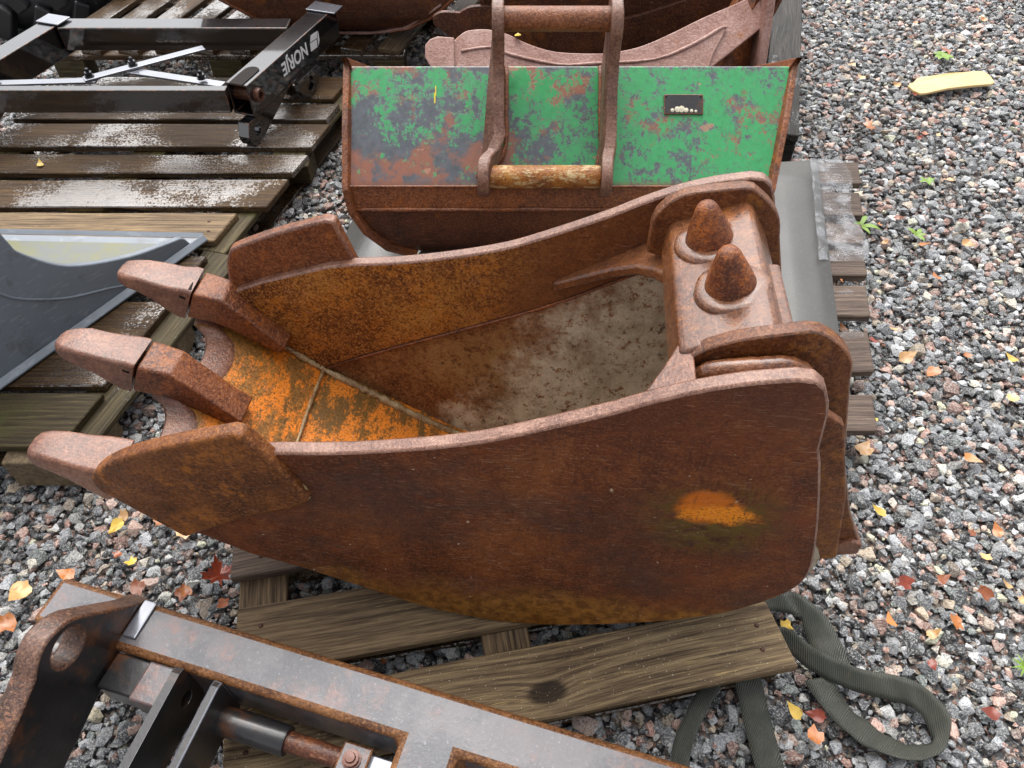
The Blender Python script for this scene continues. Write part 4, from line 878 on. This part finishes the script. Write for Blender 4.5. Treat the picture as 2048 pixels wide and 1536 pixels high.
# ------------------------------------------------------------------ bare steel frame in the foreground
sf = thing('steel_frame', 'bare rust-edged steel frame with hydraulic rod at the bottom left', 'steel frame', (-.3, .45, .12)); slc = Matrix.Translation((.3, -.45, -.12))
O_ = Vector((-.721, .646)); ud = Vector((1.04, -.302)).normalized(); vd = Vector((-ud.y * -1, -ud.x)); vd = Vector((ud.y, -ud.x))   # vd points towards the camera
def fpv(s_, v, z): p = O_ + ud * s_ + vd * v; return (p.x, p.y, z)
def fbox(s0, s1, v0, v1, z0, z1): return MB().add([fpv(s_, v, z) for s_ in (s0, s1) for v in (v0, v1) for z in (z0, z1)], [(0, 1, 3, 2), (4, 6, 7, 5), (0, 4, 5, 1), (2, 3, 7, 6), (0, 2, 6, 4), (1, 5, 7, 3)])
tee = [(-.19, 0), (1.55, 0), (1.55, .098), (1.36, .098), (1.36, .62), (1.25, .62), (1.25, .098), (.682, .098), (.682, .62), (.575, .62), (.575, .098), (-.19, .098)]
MB().prism(tee, .146, .28, fpv).build('main_tube', M['steel'], sf, .013, 4, smooth=60, edge_mat=M['steel_edge'], M=slc)
biglug = [(-.012, .262), (.02, .30)] + cr([(.10, .425), (.125, .448), (.163, .46), (.195, .448), (.22, .425)], 4) + [(.32, .383), (.56, .30), (.56, .17), (.30, .198), (.12, .246)]
set_side(MB().holed(biglug, (.148, .400), .034, -.045, 0, lambda v, z, s_: fpv(s_ + .0, v, z)).build('end_lug', M['dark_steel'], sf, .006, 3, smooth=35, edge_mat=M['steel_edge2'], M=slc), (ud.x, ud.y, 0))
fbox(.002, .03, .0, .075, .2805, .286).build('weld_pad', M['bar'], sf, .003, M=slc)
fbox(.004, .135, .1, .168, .20, .268).build('stop_block', M['dark_steel'], sf, .004, 2, M=slc)
fbox(.076, .137, .099, .172, .20, .274).build('stop_cap', M['steel'], sf, .004, 2, M=slc)
for s0, z1, hole in ((.137, .296, True), (.215, .29, False)):
    pr = [(.1, .16), (.1, z1 - .004), (.112, z1), (.62, z1 - .03), (.62, .15)]
    fn_ = lambda v, z, d, s0=s0: fpv(s0 + d, v, z)
    (MB().holed(pr, (.132, .222), .016, 0, .017, fn_) if hole else MB().prism(pr, 0, .017, fn_)).build('support_plate', M['dark_steel'], sf, .003, 2, edge_mat=M['bar'], M=slc)
MB().lathe([(.012, 0), (.0275, 0), (.0275, .128), (.026, .132), (.018, .132)], fpv(.232, .142, .20), (ud.x, ud.y, 0), 26).build('cylinder_barrel', M['dark_steel'], sf, 0, smooth=40, M=slc)
MB().lathe([(.0185, .1), (.0185, .262)], fpv(.232, .142, .20), (ud.x, ud.y, 0), 22).build('piston_rod', M['rust_dark'], sf, 0, smooth=40, M=slc)
cl = fbox(.468, .525, .114, .170, .188, .219).build('rod_clamp', M['steel'], sf, .004, 2, edge_mat=M['steel_edge'], M=slc)
MB().lathe([(.0175, 0), (.0175, .004), (.0145, .0045), (.0145, .014), (.010, .0145), (.0085, .019), (.001, .0195)], fpv(.494, .142, .219), (0, 0, 1), 12).build('bolt', M['bolt_rust'], cl)
fbox(.515, .576, .12, .215, .190, .205).build('link_bar', M['bar'], sf, .003, 2, M=slc)

# ------------------------------------------------------------------ webbing straps
def ribbon(pts, label, nseg=8, thick=.002, sw=1.):
    """pts: (x, y, z, half-width vector)"""
    c_ = cr([(p[0], p[1], p[2]) for p in pts], nseg); h = cr([(p[3][0] * 1.55 * sw, p[3][1] * 1.55 * sw, p[3][2] * .7 * sw) for p in pts], nseg)
    v = []; W_ = 5
    for i, (p, q) in enumerate(zip(c_, h)):
        p, q = Vector(p), Vector(q); t = (Vector(c_[min(i + 1, len(c_) - 1)]) - Vector(c_[max(i - 1, 0)])).normalized(); nrm = t.cross(q).normalized()
        for j in range(W_):
            s_ = -1 + 2 * j / (W_ - 1); w = p + q * s_ + nrm * (.006 * mnoise.noise(p * 38 + Vector((s_ * .8, 0, 0))) + .0006 * (1 - s_ * s_)); v.append((w.x, w.y, max(w.z, .012)))
    o = MB().add(v, [(i * W_ + j, i * W_ + j + 1, (i + 1) * W_ + j + 1, (i + 1) * W_ + j) for i in range(len(c_) - 1) for j in range(W_ - 1)]).build('webbing_strap', M['web'], None, smooth=True)
    s_ = o.modifiers.new('solid', 'SOLIDIFY'); s_.thickness = thick; s_.offset = 0
    return tag(o, label, 'strap')
ribbon([(.50, .60, .075, (.004, .006, .022)), (.585, .665, .062, (.004, .008, .022)), (.655, .618, .045, (.006, .010, .021)), (.74, .578, .038, (.006, .012, .020)), (.835, .555, .036, (.006, .014, .018)), (.872, .525, .040, (.010, .008, .020)), (.882, .478, .042, (.012, .004, .020)), (.855, .440, .038, (-.004, -.010, .020)), (.79, .437, .036, (-.006, -.012, .018)), (.725, .472, .034, (-.012, -.014, .014)), (.682, .525, .028, (-.016, -.008, .010)), (.665, .585, .024, (-.022, -.004, .004))], 'dark green webbing strap looped on the gravel beside the front pallet')
ribbon([(.54, .745, .06, (.002, .012, .016)), (.60, .748, .058, (.002, .014, .014)), (.655, .737, .052, (.004, .014, .012)), (.685, .70, .038, (.018, .006, .010)), (.700, .65, .028, (.022, .004, .002)), (.712, .60, .022, (.022, .002, 0))], 'dark strap end curling out from behind the front pallet corner')
ribbon([(.46, .62, .07, (.02, 0, .004)), (.425, .565, .05, (.020, -.004, .012)), (.378, .50, .035, (.018, -.006, .012)), (.345, .44, .03, (.018, -.006, .010)), (.33, .36, .028, (.018, -.004, .01))], 'narrow dark strap tail hanging under the front pallet plank', sw=.62)
ribbon([(.50, .60, .05, (.023, .004, 0)), (.508, .545, .034, (.022, .003, 0)), (.512, .48, .030, (.022, .003, 0)), (.518, .40, .028, (.022, .002, 0)), (.525, .30, .028, (.022, .002, 0))], 'flat dark strap running to the bottom edge from the pallet block', sw=.85)

# ------------------------------------------------------------------ foam strip, leaves, weeds
fpoly = [(1.742, 3.155), (1.752, 3.118), (1.772, 3.088), (1.80, 3.090), (1.90, 3.118), (2.00, 3.140), (2.11, 3.166), (2.132, 3.18), (2.138, 3.21), (2.135, 3.25), (2.118, 3.278), (2.05, 3.262), (1.95, 3.245), (1.87, 3.225), (1.80, 3.212), (1.775, 3.18), (1.755, 3.172)]
fo = MB().prism(fpoly, 0, .011, lambda x, y, d: (x, y, .030 + d + .010 * math.sin((x - 1.74) * 8) + .05 * (y - 3.15))).build('foam_strip', M['foam'], None, .003, 2)
tag(fo, 'pale yellow foam strip lying on the gravel at the upper right', 'foam strip')
MAPLE = [(0, -.55), (.06, -.18), (.35, -.30), (.30, -.12), (.62, -.02), (.50, .06), (.62, .24), (.36, .20), (.30, .34), (.16, .22), (.20, .52), (.10, .50), (0, .82)]
MAPLE = MAPLE + [(-x, y) for x, y in MAPLE[-2:0:-1]]
BIRCH = [(0, -.55), (.10, -.42), (.30, -.36), (.42, -.16), (.38, .0), (.36, .12), (.24, .30), (.20, .42), (.08, .62), (0, .8)]
BIRCH = BIRCH + [(-x * .95, y) for x, y in BIRCH[-2:0:-1]]
TORN = [(-.5, -.3), (-.1, -.42), (.3, -.3), (.48, -.1), (.35, .15), (.5, .36), (.1, .3), (-.1, .42), (-.4, .25), (-.32, 0)]
def leaf_mesh(shape, size, curl, seed):
    lr = random.Random(seed); v = [(0, 0, 0)]; rings = [.5, 1.]
    for rr in rings:
        for x, y in shape:
            r2 = x * x + y * y; z = curl * rr * rr * r2 + .10 * math.sin(x * 5 + seed) * rr + lr.uniform(-.03, .03) * rr
            v.append((x * size * rr, y * size * rr, z * size))
    n = len(shape); f = [(0, 1 + i, 1 + (i + 1) % n) for i in range(n)] + [(1 + i, 1 + n + i, 1 + n + (i + 1) % n, 1 + (i + 1) % n) for i in range(n)]
    return MB().add(v, f)
def leaf(x, y, size, shape, mat, label, z=.034, group=None, rz=None, stem=False):
    seed = rng.randint(0, 9999)
    o = leaf_mesh({'m': MAPLE, 'b': BIRCH, 't': TORN}[shape], size, rng.uniform(.1, .55), seed).build('fallen_leaf', M['leaf_' + mat], smooth=True)
    o.location = (x, y, z); o.rotation_euler = (rng.uniform(-.35, .35), rng.uniform(-.35, .35), rng.uniform(0, 6.28) if rz is None else rz)
    if stem:
        MB().tube(cr([(0, -.5 * size, 0), (.05 * size, -.8 * size, .05 * size), (.2 * size, -1.05 * size, .15 * size)], 3), .0012, 5).build('stem', M['leaf_tan'], o, smooth=True)
    return tag(o, label, 'leaf', group)
leaf(1.463, 2.805, .085, 'm', 'orange', 'large orange-brown maple leaf on the gravel right of the green bucket', .045, rz=1.2, stem=True)
leaf(2.04, 3.50, .055, 'b', 'brown', 'dark orange leaf above the small weed near the foam strip')
leaf(1.178, 1.53, .05, 'b', 'tan', 'tan birch leaf right of the wide plank end')
leaf(1.235, 1.47, .045, 'b', 'orange', 'deep orange curled leaf below the tan leaf at the right')
leaf(.995, 1.295, .045, 'b', 'yellow', 'pale yellow birch leaf right of the bucket hanger plates', .04, rz=.3)
leaf(.945, 1.19, .055, 't', 'tan', 'torn orange-tan leaf touching the right side of the rusty bucket')
leaf(.925, .995, .034, 'b', 'yellow', 'small yellow leaf right of the bucket rear flange', rz=1.0)
leaf(1.40, 1.89, .035, 'b', 'orange', 'small bright orange leaf on the gravel at mid right')
leaf(1.10, 1.60, .03, 't', 'red', 'red-brown leaf scrap beside the plank ends')
leaf(-.686, .815, .062, 'm', 'red', 'dark red maple leaf by the left end of the front pallet', .05, rz=.4)
leaf(-.977, .955, .036, 'b', 'yellow', 'bright yellow leaf below the bucket teeth', .04, rz=2.7)
leaf(-.975, .985, .03, 't', 'tan', 'tan leaf piece touching the bright yellow leaf')
leaf(-.914, .858, .032, 't', 'yellow', 'small square-looking yellow leaf near the steel frame')
leaf(-.811, .94, .042, 't', 'tan', 'pale orange leaf under the edge of the big bucket')
leaf(-1.138, .775, .055, 'b', 'tan', 'large pale orange leaf left of the steel frame', .045)
leaf(-1.144, .705, .05, 't', 'orange', 'orange leaf at the left edge beside the steel frame lug')
leaf(-1.055, .825, .04, 'b', 'orange', 'orange leaf behind the corner of the steel frame')
leaf(.591, .51, .033, 'b', 'yellow', 'yellow-orange spotted leaf between the strap and the pallet block', .04, rz=.6)
leaf(.622, .463, .042, 't', 'orange', 'crumpled orange leaf inside the strap loop')
leaf(.638, .505, .034, 'b', 'red', 'reddish leaf just above the crumpled orange leaf')
leaf(.62, .70, .03, 't', 'yellow', 'yellow leaf under the strap at the pallet corner')
leaf(1.489, 1.52, .035, 'b', 'yellow', 'yellow-green leaf at the right edge halfway up')
leaf(-.495, .50, .046, 'b', 'yellow', 'pale yellow birch leaf on the pallet plank beside the piston rod', .121, rz=-1.2, stem=True)
leaf(-1.70, 2.37, .028, 'b', 'yellow', 'yellow leaf on the wet left pallet', .148)
leaf(-.28, .62, .02, 't', 'orange', 'spotted orange leaf in the gap between the two front planks', .03)
leaf(.05, .60, .026, 't', 'orange', 'orange leaf just under the bottom edge of the big bucket', .03)
leaf(-.02, .63, .02, 't', 'brown', 'brown leaf beneath the curved bucket bottom', .03)
leaf(1.005, 1.74, .016, 't', 'orange', 'tiny orange leaf on the plank end beside the mat', .15)
leaf(.02, 2.62, .028, 'b', 'yellow', 'yellow leaf on the pink bucket behind the green ear', .50)
pr2 = random.Random(11); ZONES = {}
for i in range(72):
    y = pr2.uniform(.45, 4.3); x = pr2.uniform(.85 + .25 * max(0, y - 1), 1.05 + .42 * y)
    zn = 'at the lower right' if y < 1.0 else 'right of the big rusty bucket' if y < 1.7 else 'right of the mat' if y < 2.5 else 'below the foam strip' if y < 3.0 else 'at the top right'
    ZONES.setdefault((zn, pr2.choice(['orange', 'brown', 'orange', 'tan', 'tan', 'brown', 'orange', 'red'])), []).append((x, y))
for i in range(12):
    ZONES.setdefault(('at the lower left', pr2.choice(['orange', 'brown', 'tan'])), []).append((pr2.uniform(-1.2, -.55), pr2.uniform(.72, 1.02)))
ORD = ['leftmost', 'second from left', 'third from left', 'fourth from left', 'fifth from left', 'sixth from left', 'seventh from left', 'eighth from left', 'ninth from left', 'tenth from left', 'eleventh from left', 'twelfth from left']
for (zn, cl_), ps in ZONES.items():
    for i, (x, y) in enumerate(sorted(ps)):
        leaf(x, y, pr2.uniform(.020, .042), pr2.choice('btbt'), cl_, f'small {cl_} leaf on the gravel {zn}' + (f', {ORD[i]}' if len(ps) > 1 else ''), .034, 'small leaves on the gravel ' + zn)
def weed(x, y, n, ln, label, wide=.28):
    t = thing('weed', label, 'weed', (x, y, .015))
    for i in range(n):
        a = i * 2.4 + rng.uniform(-.3, .3); L = ln * rng.uniform(.7, 1.2); v = []
        for kq in range(6):
            q = kq / 5; w = wide * L * math.sin(math.pi * min(.97, .12 + q * .85)) * .5; r_ = L * q; z = L * (.75 * q - .6 * q * q)
            for s_ in (-1, 1): v.append((r_ * math.cos(a) - s_ * w * math.sin(a), r_ * math.sin(a) + s_ * w * math.cos(a), z + .01))
        MB().add(v, [(2 * i_, 2 * i_ + 1, 2 * i_ + 3, 2 * i_ + 2) for i_ in range(5)]).build('leaf', M['weed'], t, smooth=True)
weed(1.235, 2.17, 7, .06, 'yellow-green grass tuft at the right edge of the plastic film')
weed(1.575, 2.45, 6, .032, 'small bright green seedling right of the mat', .5)
weed(2.01, 3.46, 9, .045, 'small grey-green weed above the foam strip', .6)
weed(1.12, .61, 16, .026, 'tiny moss-green tuft at the right edge near the bottom', .15)
weed(1.42, 2.12, 4, .04, 'two-leaved green sprout right of the grass tuft', .4)
